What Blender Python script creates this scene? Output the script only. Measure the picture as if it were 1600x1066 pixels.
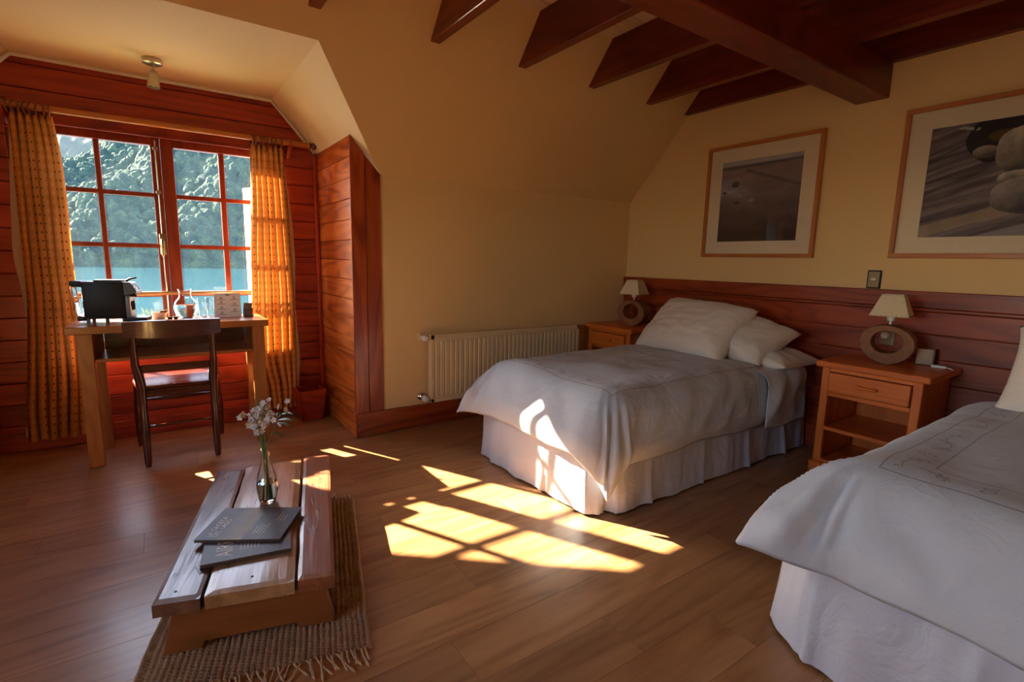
import bpy, bmesh, math, random
import numpy as np
from mathutils import Vector, Matrix, noise

for o in list(bpy.data.objects):
    bpy.data.objects.remove(o)
scene = bpy.context.scene
COL = scene.collection
random.seed(7)
PI = math.pi

# ------------------------------------------------------------------ camera
CAM_H = 1.22
FPX, YAW, PITCH, ROLL = 796.1, 0.613045, 0.1555, 0.022615
fw = Vector((math.sin(YAW) * math.cos(PITCH), math.cos(YAW) * math.cos(PITCH), -math.sin(PITCH)))
rt = Vector((math.cos(YAW), -math.sin(YAW), 0))
up = rt.cross(fw)
r2 = rt * math.cos(ROLL) + up * math.sin(ROLL)
u2 = -rt * math.sin(ROLL) + up * math.cos(ROLL)
cam_d = bpy.data.cameras.new('camera')
cam = bpy.data.objects.new('camera', cam_d)
COL.objects.link(cam)
cam_d.sensor_width = 36
cam_d.lens = FPX / 1600 * 36
cam_d.clip_end = 6000
cam_d.clip_start = 0.02
M3 = Matrix((r2, u2, -fw)).transposed()
cam.matrix_world = Matrix.Translation((0, 0, CAM_H)) @ M3.to_4x4()
scene.camera = cam

# ------------------------------------------------------------------ light
SUN_DIR = Vector((0.51, -1.0, -0.637)).normalized()      # the way the light travels
world = bpy.data.worlds.new('world')
scene.world = world
world.use_nodes = True
wn = world.node_tree
wn.nodes.clear()
w_out = wn.nodes.new('ShaderNodeOutputWorld')
w_bg = wn.nodes.new('ShaderNodeBackground')
w_sky = wn.nodes.new('ShaderNodeTexSky')
w_sky.sky_type = 'NISHITA'
w_sky.sun_disc = False
w_sky.sun_elevation = math.radians(29.6)
w_sky.sun_rotation = math.radians(-27)
w_sky.altitude = 300
w_sky.air_density = 1.0
w_sky.dust_density = 1.0
w_bg.inputs['Strength'].default_value = 2.2
wn.links.new(w_sky.outputs[0], w_bg.inputs[0])
wn.links.new(w_bg.outputs[0], w_out.inputs[0])

sun_d = bpy.data.lights.new('sun', 'SUN')
sun_d.energy = 75
sun_d.angle = math.radians(0.6)
sun_d.color = (1.0, 0.86, 0.62)
sun = bpy.data.objects.new('sun', sun_d)
COL.objects.link(sun)
sun.rotation_euler = SUN_DIR.to_track_quat('-Z', 'Y').to_euler()


def portal(name, loc, sx, sy, direction):
    d = bpy.data.lights.new(name, 'AREA')
    d.shape = 'RECTANGLE'
    d.size, d.size_y = sx, sy
    d.cycles.is_portal = True
    o = bpy.data.objects.new(name, d)
    COL.objects.link(o)
    o.location = loc
    o.rotation_euler = Vector(direction).to_track_quat('-Z', 'Z').to_euler()
    return o


portal('sky_portal', (0.10, 4.40, 1.28), 1.5, 1.5, (0, -1, 0))
portal('sky_portal', (-2.78, 0.92, 1.48), 1.5, 1.4, (1, 0, 0))

vs = scene.view_settings
vs.view_transform = 'Standard'
vs.look = 'None'
vs.gamma = 1
vs.use_curve_mapping = False
vs.exposure = 0.12
scene.cycles.max_bounces = 8
scene.cycles.diffuse_bounces = 4
scene.cycles.transparent_max_bounces = 16

# ------------------------------------------------------------------ materials
MATS = {}


def new_mat(name):
    m = bpy.data.materials.new(name)
    m.use_nodes = True
    nt = m.node_tree
    nt.nodes.clear()
    out = nt.nodes.new('ShaderNodeOutputMaterial')
    return m, nt, out


def N(nt, kind, **kw):
    n = nt.nodes.new('ShaderNode' + kind)
    for k, v in kw.items():
        if k.startswith('i_'):
            n.inputs[k[2:].replace('_', ' ')].default_value = v
        else:
            setattr(n, k, v)
    return n


def L(nt, a, b):
    nt.links.new(a, b)


def math_n(nt, op, a, b=None, c=None, clamp=False):
    n = nt.nodes.new('ShaderNodeMath')
    n.operation = op
    n.use_clamp = clamp
    for i, v in enumerate((a, b, c)):
        if v is None:
            continue
        if isinstance(v, (int, float)):
            n.inputs[i].default_value = v
        else:
            nt.links.new(v, n.inputs[i])
    return n.outputs[0]


def mixc(nt, fac, a, b, mode='MIX'):
    n = nt.nodes.new('ShaderNodeMix')
    n.data_type = 'RGBA'
    n.blend_type = mode
    for sock, v in ((n.inputs[0], fac), (n.inputs[6], a), (n.inputs[7], b)):
        if isinstance(v, (int, float)):
            sock.default_value = v
        elif isinstance(v, tuple):
            sock.default_value = (*v[:3], 1)
        else:
            nt.links.new(v, sock)
    return n.outputs[2]


def ramp(nt, fac, stops):
    n = nt.nodes.new('ShaderNodeValToRGB')
    el = n.color_ramp.elements
    while len(el) < len(stops):
        el.new(0.5)
    for e, (p, c) in zip(el, stops):
        e.position = p
        e.color = (*c, 1) if isinstance(c, tuple) else (c, c, c, 1)
    nt.links.new(fac, n.inputs[0])
    return n.outputs[0]


def bsdf(nt, out, color, rough=0.5, spec=0.5, metal=0.0, coat=0.0, coat_rough=0.1, bump=None, bump_s=0.2, bump_d=0.01, sheen=0.0):
    b = nt.nodes.new('ShaderNodeBsdfPrincipled')
    for sock, v in (('Base Color', color), ('Roughness', rough)):
        if isinstance(v, (int, float)):
            b.inputs[sock].default_value = v
        elif isinstance(v, tuple):
            b.inputs[sock].default_value = (*v[:3], 1)
        else:
            nt.links.new(v, b.inputs[sock])
    b.inputs['Specular IOR Level'].default_value = spec
    b.inputs['Metallic'].default_value = metal
    b.inputs['Coat Weight'].default_value = coat
    b.inputs['Coat Roughness'].default_value = coat_rough
    b.inputs['Sheen Weight'].default_value = sheen
    if bump is not None:
        bn = nt.nodes.new('ShaderNodeBump')
        bn.inputs['Strength'].default_value = bump_s
        bn.inputs['Distance'].default_value = bump_d
        nt.links.new(bump, bn.inputs['Height'])
        nt.links.new(bn.outputs[0], b.inputs['Normal'])
    nt.links.new(b.outputs[0], out.inputs[0])
    return b


def obj_coords(nt, rnd=31.0):
    tc = nt.nodes.new('ShaderNodeTexCoord')
    oi = nt.nodes.new('ShaderNodeObjectInfo')
    va = nt.nodes.new('ShaderNodeVectorMath')
    va.operation = 'ADD'
    cx = nt.nodes.new('ShaderNodeCombineXYZ')
    r = math_n(nt, 'MULTIPLY', oi.outputs['Random'], rnd)
    for i in range(3):
        nt.links.new(r, cx.inputs[i])
    nt.links.new(tc.outputs['Object'], va.inputs[0])
    nt.links.new(cx.outputs[0], va.inputs[1])
    return va.outputs[0], oi.outputs['Random']


def mapping(nt, vec, scale):
    m = nt.nodes.new('ShaderNodeMapping')
    m.inputs['Scale'].default_value = scale
    nt.links.new(vec, m.inputs[0])
    return m.outputs[0]


def wood(name, dark, mid, light, axis='X', rough=0.35, knots=0.8, coat=0.25, coat_rough=0.15, ring=1.0, bump_s=0.12, fine=1.0, var=0.35, crack=0.0):
    key = (name, axis)
    if key in MATS:
        return MATS[key]
    m, nt, out = new_mat(name + '_' + axis.lower())
    vec, rnd = obj_coords(nt)

    def sc(along, cross):
        return tuple(along if a == axis else cross for a in 'XYZ')
    n1 = N(nt, 'TexNoise', i_Scale=1.0, i_Detail=5.0, i_Roughness=0.6, i_Distortion=0.6)
    L(nt, mapping(nt, vec, sc(1.1, 9.0)), n1.inputs['Vector'])
    n2 = N(nt, 'TexNoise', i_Scale=1.0, i_Detail=3.0, i_Roughness=0.7)
    L(nt, mapping(nt, vec, sc(4.0, 70.0 * fine)), n2.inputs['Vector'])
    # cathedral grain: contour lines of a slow noise stretched along the board
    n4 = N(nt, 'TexNoise', i_Scale=1.0, i_Detail=1.5, i_Roughness=0.45, i_Distortion=0.3)
    L(nt, mapping(nt, vec, sc(0.55, 4.2)), n4.inputs['Vector'])
    wv = math_n(nt, 'SINE', math_n(nt, 'MULTIPLY', n4.outputs[0], 75.0))
    wv = math_n(nt, 'POWER', math_n(nt, 'ADD', math_n(nt, 'MULTIPLY', wv, 0.5), 0.5), 1.8)
    f = math_n(nt, 'ADD', math_n(nt, 'MULTIPLY', n1.outputs[0], 0.75), math_n(nt, 'MULTIPLY', n2.outputs[0], 0.22))
    f = math_n(nt, 'SUBTRACT', math_n(nt, 'ADD', f, 0.06), math_n(nt, 'MULTIPLY', wv, 0.11 * ring))
    col = ramp(nt, f, [(0.28, dark), (0.5, mid), (0.72, light)])
    # knots
    v = N(nt, 'TexVoronoi', feature='F1', i_Scale=1.0, i_Randomness=1.0)
    n3 = N(nt, 'TexNoise', i_Scale=6.0, i_Detail=2.0)
    L(nt, vec, n3.inputs['Vector'])
    vm = nt.nodes.new('ShaderNodeVectorMath')
    vm.operation = 'MULTIPLY_ADD'
    L(nt, n3.outputs[1], vm.inputs[0])
    vm.inputs[1].default_value = (0.25, 0.25, 0.25)
    L(nt, mapping(nt, vec, sc(2.6, 5.5)), vm.inputs[2])
    L(nt, vm.outputs[0], v.inputs['Vector'])
    km = ramp(nt, v.outputs['Distance'], [(0.05, 1.0), (0.2, 0.0)])
    col = mixc(nt, math_n(nt, 'MULTIPLY', km, knots * 0.8), col, tuple(c * 0.3 for c in dark))
    br = math_n(nt, 'ADD', math_n(nt, 'MULTIPLY', rnd, var), 1.0 - var * 0.5)
    hs = N(nt, 'HueSaturation')
    L(nt, br, hs.inputs['Value'])
    L(nt, col, hs.inputs['Color'])
    bh = math_n(nt, 'ADD', n2.outputs[0], math_n(nt, 'MULTIPLY', n1.outputs[0], 0.6))
    cbase = hs.outputs[0]
    if crack:
        nc = N(nt, 'TexNoise', i_Scale=1.0, i_Detail=2.5, i_Roughness=0.6, i_Distortion=0.4)
        L(nt, mapping(nt, vec, sc(2.2, 26.0)), nc.inputs['Vector'])
        ln = math_n(nt, 'ABSOLUTE', math_n(nt, 'SUBTRACT', nc.outputs[0], 0.5))
        ck = ramp(nt, ln, [(0.006 * crack, 1.0), (0.022 * crack, 0.0)])
        nm = N(nt, 'TexNoise', i_Scale=5.0, i_Detail=2.0)
        L(nt, vec, nm.inputs['Vector'])
        ck = math_n(nt, 'MULTIPLY', ck, ramp(nt, nm.outputs[0], [(0.42, 0.0), (0.55, 1.0)]))
        cbase = mixc(nt, ck, cbase, tuple(c * 0.25 for c in dark))
        bh = math_n(nt, 'SUBTRACT', bh, math_n(nt, 'MULTIPLY', ck, 1.0))
    rg = math_n(nt, 'ADD', math_n(nt, 'MULTIPLY', n2.outputs[0], 0.18), rough - 0.09)
    bsdf(nt, out, cbase, rg, coat=coat, coat_rough=coat_rough, bump=bh, bump_s=bump_s, bump_d=0.002)
    MATS[key] = m
    return m


def plain(name, color, rough=0.5, metal=0.0, coat=0.0, nscale=40.0, namp=0.12, bump_s=0.05, spec=0.5, bump_d=0.002):
    if name in MATS:
        return MATS[name]
    m, nt, out = new_mat(name)
    vec, rnd = obj_coords(nt)
    n = N(nt, 'TexNoise', i_Scale=nscale, i_Detail=4.0)
    L(nt, vec, n.inputs['Vector'])
    col = mixc(nt, n.outputs[0], tuple(c * (1 - namp) for c in color), tuple(min(1, c * (1 + namp)) for c in color))
    bsdf(nt, out, col, rough, metal=metal, coat=coat, bump=n.outputs[0], bump_s=bump_s, bump_d=bump_d, spec=spec)
    MATS[name] = m
    return m


def glass(name, color=(1, 1, 1), rough=0.0, ior=1.45):
    m, nt, out = new_mat(name)
    b = N(nt, 'BsdfGlass', i_Roughness=rough, i_IOR=ior)
    n = N(nt, 'TexNoise', i_Scale=4.0)
    c = mixc(nt, n.outputs[0], color, tuple(x * 0.985 for x in color))
    L(nt, c, b.inputs['Color'])
    L(nt, b.outputs[0], out.inputs[0])
    return m


def pane_mat(name, dust, gloss):
    m, nt, out = new_mat(name)
    t = N(nt, 'BsdfTransparent')
    d = N(nt, 'BsdfTranslucent')
    d.inputs[0].default_value = (0.72, 0.86, 1.0, 1)
    g = N(nt, 'BsdfGlossy', i_Roughness=0.03)
    vec, rnd = obj_coords(nt)
    n = N(nt, 'TexNoise', i_Scale=9.0, i_Detail=6.0, i_Roughness=0.65)
    L(nt, vec, n.inputs['Vector'])
    sp = N(nt, 'TexVoronoi', i_Scale=55.0)
    L(nt, vec, sp.inputs['Vector'])
    spots = ramp(nt, sp.outputs['Distance'], [(0.06, 1.0), (0.13, 0.0)])
    fac = math_n(nt, 'MULTIPLY', math_n(nt, 'ADD', n.outputs[0], math_n(nt, 'MULTIPLY', spots, 1.2)), dust)
    mx = N(nt, 'MixShader')
    L(nt, fac, mx.inputs[0])
    L(nt, t.outputs[0], mx.inputs[1])
    L(nt, d.outputs[0], mx.inputs[2])
    fr = N(nt, 'Fresnel', i_IOR=1.45)
    mx2 = N(nt, 'MixShader')
    L(nt, math_n(nt, 'MULTIPLY', fr.outputs[0], gloss), mx2.inputs[0])
    L(nt, mx.outputs[0], mx2.inputs[1])
    L(nt, g.outputs[0], mx2.inputs[2])
    L(nt, mx2.outputs[0], out.inputs[0])
    return m


# wood families
def pine(ax): return wood('orange_pine', (0.30, 0.050, 0.005), (0.55, 0.125, 0.014), (0.70, 0.22, 0.032), ax, rough=0.34, ring=1.9, coat=0.3)
def redpine(ax): return wood('red_pine', (0.18, 0.009, 0.002), (0.34, 0.026, 0.004), (0.46, 0.055, 0.008), ax, rough=0.48, ring=1.4, coat=0.08)
def colpine(ax): return wood('column_pine', (0.20, 0.020, 0.003), (0.34, 0.050, 0.007), (0.46, 0.10, 0.014), ax, rough=0.36, ring=1.9, coat=0.25)
def hbpine(ax): return wood('headboard_pine', (0.15, 0.012, 0.002), (0.29, 0.034, 0.004), (0.40, 0.065, 0.009), ax, rough=0.38, ring=1.4, coat=0.25)
def beamwood(ax): return wood('beam_wood', (0.085, 0.007, 0.002), (0.16, 0.016, 0.003), (0.23, 0.028, 0.006), ax, rough=0.40, knots=0.4, coat=0.15, var=0.2)
def nspine(ax): return wood('nightstand_pine', (0.48, 0.085, 0.007), (0.68, 0.145, 0.012), (0.78, 0.20, 0.022), ax, rough=0.42, knots=0.15, coat=0.1, var=0.1)
def deskwood(ax): return wood('desk_wood', (0.27, 0.075, 0.012), (0.40, 0.125, 0.022), (0.50, 0.18, 0.036), ax, rough=0.32, knots=0.1, coat=0.4, var=0.12)
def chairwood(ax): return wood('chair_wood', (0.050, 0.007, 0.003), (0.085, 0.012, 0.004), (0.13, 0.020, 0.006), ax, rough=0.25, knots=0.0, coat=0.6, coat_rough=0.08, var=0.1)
def framewood(ax): return wood('picture_frame_wood', (0.38, 0.11, 0.020), (0.50, 0.16, 0.032), (0.58, 0.21, 0.05), ax, rough=0.4, knots=0.0, coat=0.2, var=0.05)
def windowwood(ax): return wood('window_wood', (0.14, 0.013, 0.004), (0.21, 0.026, 0.006), (0.28, 0.042, 0.010), ax, rough=0.34, knots=0.0, coat=0.35, var=0.1)
def floorwood(ax): return wood('floor_laminate', (0.23, 0.098, 0.036), (0.37, 0.178, 0.072), (0.47, 0.245, 0.110), ax, rough=0.38, knots=0.3, coat=0.30, coat_rough=0.22, ring=1.1, bump_s=0.14, fine=1.6, var=0.30)
def tabdark(ax): return wood('table_plank_dark', (0.085, 0.036, 0.020), (0.15, 0.072, 0.042), (0.22, 0.11, 0.065), ax, rough=0.36, knots=0.35, coat=0.35, coat_rough=0.2, bump_s=0.8, var=0.1, crack=1.5)
def tablight(ax): return wood('table_plank_pale', (0.26, 0.13, 0.055), (0.39, 0.22, 0.10), (0.48, 0.29, 0.14), ax, rough=0.34, knots=0.3, coat=0.4, coat_rough=0.2, bump_s=0.4, var=0.05, crack=0.5)
def tabred(ax): return wood('table_plank_red', (0.18, 0.058, 0.026), (0.28, 0.098, 0.043), (0.35, 0.14, 0.065), ax, rough=0.34, knots=0.4, coat=0.4, coat_rough=0.2, bump_s=0.4, var=0.05, crack=0.35)
def tabbase(ax): return wood('table_base_pine', (0.13, 0.040, 0.010), (0.22, 0.075, 0.018), (0.30, 0.11, 0.030), ax, rough=0.5, knots=0.4, coat=0.1, bump_s=0.4, var=0.1)
def lampwood(ax): return wood('lamp_log', (0.17, 0.055, 0.014), (0.27, 0.095, 0.026), (0.35, 0.135, 0.042), ax, rough=0.6, knots=0.1, coat=0.0, bump_s=0.5, var=0.05)


PLASTER = plain('cream_plaster', (0.79, 0.54, 0.255), 0.85, nscale=160, namp=0.04, bump_s=0.18, spec=0.2)
PLASTER_D = plain('dormer_plaster', (0.82, 0.67, 0.41), 0.85, nscale=110, namp=0.05, bump_s=0.25, spec=0.2)
WHITE_TRIM = plain('white_trim', (0.78, 0.72, 0.60), 0.6)
CEIL_BOARD = wood('cream_ceiling_board', (0.60, 0.42, 0.24), (0.70, 0.52, 0.32), (0.76, 0.60, 0.40), 'X', rough=0.5, knots=0.2, coat=0.05, var=0.1)
DARKGAP = plain('dark_joint', (0.03, 0.015, 0.008), 0.9)
BRASS = plain('aged_brass', (0.46, 0.34, 0.16), 0.32, metal=0.9)
STEEL = plain('brushed_steel', (0.55, 0.50, 0.42), 0.28, metal=0.95)
CHROME = plain('chrome', (0.78, 0.78, 0.80), 0.10, metal=1.0)
BLACK = plain('black_plastic', (0.008, 0.008, 0.009), 0.5, spec=0.3)
DKGREY = plain('dark_grey_plastic', (0.055, 0.052, 0.050), 0.35)
GREY = plain('grey_plastic', (0.20, 0.195, 0.185), 0.4)
WHITE = plain('white_plastic', (0.80, 0.79, 0.76), 0.4)
PAPER = plain('white_paper', (0.80, 0.77, 0.74), 0.8)
INK = plain('grey_ink', (0.16, 0.13, 0.13), 0.8)
RADIATOR = plain('radiator_enamel', (0.78, 0.60, 0.34), 0.35, coat=0.2, namp=0.03)
CARD_MAT = plain('picture_mount_card', (0.74, 0.62, 0.46), 0.9, namp=0.03)
CLEAR = glass('clear_glass')
VASE_GLASS = glass('vase_glass', (0.97, 0.99, 0.98))
WATER = glass('water', (0.96, 0.985, 1.0), 0.0, 1.33)
PANE = pane_mat('haze_veil_pane', 0.010, 1.0)  # bluish translucent veil in the glass stands in for the haze outside
PIC_GLASS = pane_mat('picture_glass', 0.004, 1.0)
SHADE = plain('parchment_shade', (0.74, 0.60, 0.38), 0.8, nscale=60, namp=0.08)
LEAF = plain('green_leaf', (0.075, 0.17, 0.035), 0.4)
PETAL = plain('white_petal', (0.72, 0.65, 0.60), 0.7)
STEM = plain('green_stem', (0.10, 0.16, 0.05), 0.5)
TWIG = plain('brown_twig', (0.16, 0.10, 0.05), 0.6)


def fabric(name, color, rough=0.9, weave=900.0, wrinkle=7.0, bump_s=0.25, sheen=0.15, trans=0.0):
    m, nt, out = new_mat(name)
    vec, rnd = obj_coords(nt, 3.0)
    n = N(nt, 'TexNoise', i_Scale=wrinkle, i_Detail=5.0, i_Roughness=0.55, i_Distortion=0.8)
    L(nt, vec, n.inputs['Vector'])
    n2 = N(nt, 'TexNoise', i_Scale=weave, i_Detail=1.0)
    L(nt, vec, n2.inputs['Vector'])
    h = math_n(nt, 'ADD', n.outputs[0], math_n(nt, 'MULTIPLY', n2.outputs[0], 0.04))
    col = mixc(nt, n2.outputs[0], tuple(c * 0.95 for c in color), color)
    b = bsdf(nt, out, col, rough, spec=0.2, bump=h, bump_s=bump_s, bump_d=0.03, sheen=sheen)
    if trans:
        t = N(nt, 'BsdfTranslucent')
        L(nt, col, t.inputs[0])
        mx = N(nt, 'MixShader')
        mx.inputs[0].default_value = trans
        L(nt, b.outputs[0], mx.inputs[1])
        L(nt, t.outputs[0], mx.inputs[2])
        L(nt, mx.outputs[0], out.inputs[0])
    return m


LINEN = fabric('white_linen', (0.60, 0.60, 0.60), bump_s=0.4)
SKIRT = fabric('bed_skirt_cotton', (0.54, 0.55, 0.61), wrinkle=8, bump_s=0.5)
PILLOW = fabric('pillow_cotton', (0.80, 0.68, 0.57), wrinkle=6, bump_s=0.4)  # cream tint puts the warm bounce light into white cotton


def duvet_mat(name, rim):
    """white cotton; rim = (s0, s1, t0, t1) of the flat cover in metres, with an embroidered border"""
    s0, s1, t0, t1 = rim
    m, nt, out = new_mat(name)
    uv = N(nt, 'UVMap', uv_map='cover')
    sep = N(nt, 'SeparateXYZ')
    L(nt, uv.outputs[0], sep.inputs[0])
    s, t = sep.outputs[0], sep.outputs[1]
    ds = math_n(nt, 'SUBTRACT', s, s0)
    dt = math_n(nt, 'MINIMUM', math_n(nt, 'SUBTRACT', t, t0), math_n(nt, 'SUBTRACT', t1, t))
    d = math_n(nt, 'MINIMUM', ds, dt)
    along = math_n(nt, 'MAXIMUM', s, -9.0)
    use_s = math_n(nt, 'LESS_THAN', dt, ds)
    p = math_n(nt, 'ADD', math_n(nt, 'MULTIPLY', use_s, s), math_n(nt, 'MULTIPLY', math_n(nt, 'SUBTRACT', 1.0, use_s), t))

    def line(dist, half):
        return math_n(nt, 'LESS_THAN', math_n(nt, 'ABSOLUTE', dist), half)
    l1 = line(math_n(nt, 'SUBTRACT', d, 0.335), 0.0022)
    l2 = line(math_n(nt, 'SUBTRACT', d, 0.435), 0.0022)
    vine_c = math_n(nt, 'ADD', math_n(nt, 'MULTIPLY', math_n(nt, 'SINE', math_n(nt, 'MULTIPLY', p, 30.0)), 0.018), 0.385)
    l3 = line(math_n(nt, 'SUBTRACT', d, vine_c), 0.0022)
    gap = math_n(nt, 'GREATER_THAN', math_n(nt, 'SINE', math_n(nt, 'MULTIPLY', p, 15.0)), -0.35)
    l3 = math_n(nt, 'MULTIPLY', l3, gap)
    # little leaves either side of the vine
    lp = math_n(nt, 'ABSOLUTE', math_n(nt, 'SUBTRACT', math_n(nt, 'MODULO', math_n(nt, 'ADD', p, 20.0), 0.105), 0.052))
    ld = math_n(nt, 'ABSOLUTE', math_n(nt, 'SUBTRACT', math_n(nt, 'ABSOLUTE', math_n(nt, 'SUBTRACT', d, vine_c)), 0.012))
    rr = math_n(nt, 'SQRT', math_n(nt, 'ADD', math_n(nt, 'MULTIPLY', lp, lp), math_n(nt, 'MULTIPLY', math_n(nt, 'MULTIPLY', ld, ld), 3.0)))
    lf = line(math_n(nt, 'SUBTRACT', rr, 0.013), 0.0028)
    emb = math_n(nt, 'MAXIMUM', math_n(nt, 'MAXIMUM', l1, l2), math_n(nt, 'MAXIMUM', l3, lf))
    vec, rnd = obj_coords(nt, 3.0)
    n = N(nt, 'TexNoise', i_Scale=6.0, i_Detail=5.0, i_Roughness=0.55, i_Distortion=0.8)
    L(nt, vec, n.inputs['Vector'])
    n2 = N(nt, 'TexNoise', i_Scale=900.0, i_Detail=1.0)
    L(nt, vec, n2.inputs['Vector'])
    h = math_n(nt, 'ADD', n.outputs[0], math_n(nt, 'MULTIPLY', n2.outputs[0], 0.03))
    n5 = N(nt, 'TexNoise', i_Scale=4.2, i_Detail=2.0, i_Roughness=0.5, i_Distortion=0.7)
    L(nt, vec, n5.inputs['Vector'])
    cr = math_n(nt, 'POWER', math_n(nt, 'SUBTRACT', 1.0, math_n(nt, 'ABSOLUTE', math_n(nt, 'SUBTRACT', math_n(nt, 'MULTIPLY', n5.outputs[0], 2.0), 1.0))), 14.0)
    h = math_n(nt, 'ADD', h, math_n(nt, 'MULTIPLY', cr, 0.09))
    h = math_n(nt, 'SUBTRACT', h, math_n(nt, 'MULTIPLY', emb, 0.06))
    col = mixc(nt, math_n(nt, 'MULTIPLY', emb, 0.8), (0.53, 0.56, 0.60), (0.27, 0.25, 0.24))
    bsdf(nt, out, col, 0.9, spec=0.2, bump=h, bump_s=0.38, bump_d=0.03, sheen=0.15)
    return m


# ------------------------------------------------------------------ geometry helpers
def bx(bm, x0, x1, y0, y1, z0, z1, bev=0.0, seg=1, mat=None):
    vs_ = [bm.verts.new(p) for p in ((x0, y0, z0), (x1, y0, z0), (x1, y1, z0), (x0, y1, z0), (x0, y0, z1), (x1, y0, z1), (x1, y1, z1), (x0, y1, z1))]
    fs = [bm.faces.new([vs_[i] for i in f]) for f in ((3, 2, 1, 0), (4, 5, 6, 7), (0, 1, 5, 4), (1, 2, 6, 5), (2, 3, 7, 6), (3, 0, 4, 7))]
    if bev:
        es = list({e for f in fs for e in f.edges})
        r = bmesh.ops.bevel(bm, geom=es, offset=bev, segments=seg, affect='EDGES', profile=0.5)
        vs_ = list({v for f in r['faces'] for v in f.verts} | {v for v in vs_ if v.is_valid})
    if mat is not None:
        for v in {v for v in vs_ if v.is_valid}:
            v.co = mat @ v.co
    return vs_


def prism(bm, poly, ext, bev=0.0):
    """extrude a planar polygon (list of 3d points) along ext"""
    e = Vector(ext)
    a = [bm.verts.new(p) for p in poly]
    b = [bm.verts.new(Vector(p) + e) for p in poly]
    n = len(poly)
    fs = [bm.faces.new(a[::-1]), bm.faces.new(b)]
    for i in range(n):
        fs.append(bm.faces.new((a[i], a[(i + 1) % n], b[(i + 1) % n], b[i])))
    bmesh.ops.recalc_face_normals(bm, faces=fs)
    if bev:
        es = list({e_ for f in fs for e_ in f.edges})
        bmesh.ops.bevel(bm, geom=es, offset=bev, segments=1, affect='EDGES', profile=0.5)


def lathe(bm, prof, seg=24, c=(0, 0, 0), mat=None, cap=True):
    rings = []
    c = Vector(c)
    for r, z in prof:
        ring = []
        for i in range(seg):
            a = 2 * PI * i / seg
            p = Vector((r * math.cos(a), r * math.sin(a), z))
            if mat is not None:
                p = mat @ p
            ring.append(bm.verts.new(p + c))
        rings.append(ring)
    for a, b in zip(rings, rings[1:]):
        for i in range(seg):
            bm.faces.new((a[i], a[(i + 1) % seg], b[(i + 1) % seg], b[i]))
    if cap:
        bm.faces.new(rings[0][::-1])
        bm.faces.new(rings[-1])


def tube(bm, pts, rad, seg=8, cap=True):
    pts = [Vector(p) for p in pts]
    n = len(pts)
    if isinstance(rad, (int, float)):
        rad = [rad] * n
    rings = []
    prev = None
    for i, p in enumerate(pts):
        t = (pts[min(i + 1, n - 1)] - pts[max(i - 1, 0)]).normalized()
        if prev is None:
            a = Vector((0, 0, 1)) if abs(t.z) < 0.9 else Vector((1, 0, 0))
            u = t.cross(a).normalized()
        else:
            u = (prev - t * prev.dot(t)).normalized()
        prev = u
        v = t.cross(u)
        rings.append([bm.verts.new(p + (u * math.cos(2 * PI * k / seg) + v * math.sin(2 * PI * k / seg)) * rad[i]) for k in range(seg)])
    for a, b in zip(rings, rings[1:]):
        for k in range(seg):
            bm.faces.new((a[k], a[(k + 1) % seg], b[(k + 1) % seg], b[k]))
    if cap:
        bm.faces.new(rings[0][::-1])
        bm.faces.new(rings[-1])


def torus(bm, c, R, r, axis='X', segs=16, ss=6):
    c = Vector(c)
    rings = []
    for i in range(segs):
        a = 2 * PI * i / segs
        ring = []
        for k in range(ss):
            b = 2 * PI * k / ss
            p, q, w = (R + r * math.cos(b)) * math.cos(a), (R + r * math.cos(b)) * math.sin(a), r * math.sin(b)
            ring.append(bm.verts.new(c + (Vector((w, p, q)) if axis == 'X' else Vector((p, q, w)) if axis == 'Z' else Vector((p, w, q)))))
        rings.append(ring)
    for i in range(segs):
        a, b = rings[i], rings[(i + 1) % segs]
        for k in range(ss):
            bm.faces.new((a[k], b[k], b[(k + 1) % ss], a[(k + 1) % ss]))


def grid(bm, P, closed_u=False, uvs=None):
    """P: 2-d list of points"""
    V = [[bm.verts.new(p) for p in row] for row in P]
    fs = []
    for i in range(len(V) - 1):
        for j in range(len(V[0]) - 1):
            fs.append(bm.faces.new((V[i][j], V[i][j + 1], V[i + 1][j + 1], V[i + 1][j])))
    return V, fs


def world_loc(o):
    p = Vector((0, 0, 0))
    while o is not None:
        p += o.location
        o = o.parent
    return p


def tag(o, label=None, cat=None, group=None, kind=None):
    if label:
        o['label'] = label
    if cat:
        o['category'] = cat
    if group:
        o['group'] = group
    if kind:
        o['kind'] = kind
    return o


def obj(name, bm, mat, parent=None, origin=None, smooth=False, angle=None):
    """link a bmesh (in world coordinates) as one mesh object"""
    if origin is None:
        if parent is not None:
            origin = world_loc(parent)
        else:
            cs = [v.co for v in bm.verts]
            origin = Vector(((min(c.x for c in cs) + max(c.x for c in cs)) / 2, (min(c.y for c in cs) + max(c.y for c in cs)) / 2, min(c.z for c in cs)))
    origin = Vector(origin)
    bmesh.ops.translate(bm, verts=bm.verts, vec=-origin)
    bmesh.ops.recalc_face_normals(bm, faces=bm.faces)
    me = bpy.data.meshes.new(name)
    bm.to_mesh(me)
    bm.free()
    if smooth:
        me.polygons.foreach_set('use_smooth', [True] * len(me.polygons))
        if angle:
            me.set_sharp_from_angle(angle=math.radians(angle))
    me.materials.append(mat)
    o = bpy.data.objects.new(name, me)
    COL.objects.link(o)
    if parent is not None:
        o.parent = parent
        o.location = origin - world_loc(parent)
    else:
        o.location = origin
    return o


def part(name, mat, parent, fn, *a, smooth=False, angle=None, origin=None, **k):
    bm = bmesh.new()
    fn(bm, *a, **k)
    return obj(name, bm, mat, parent, origin, smooth, angle)


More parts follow.
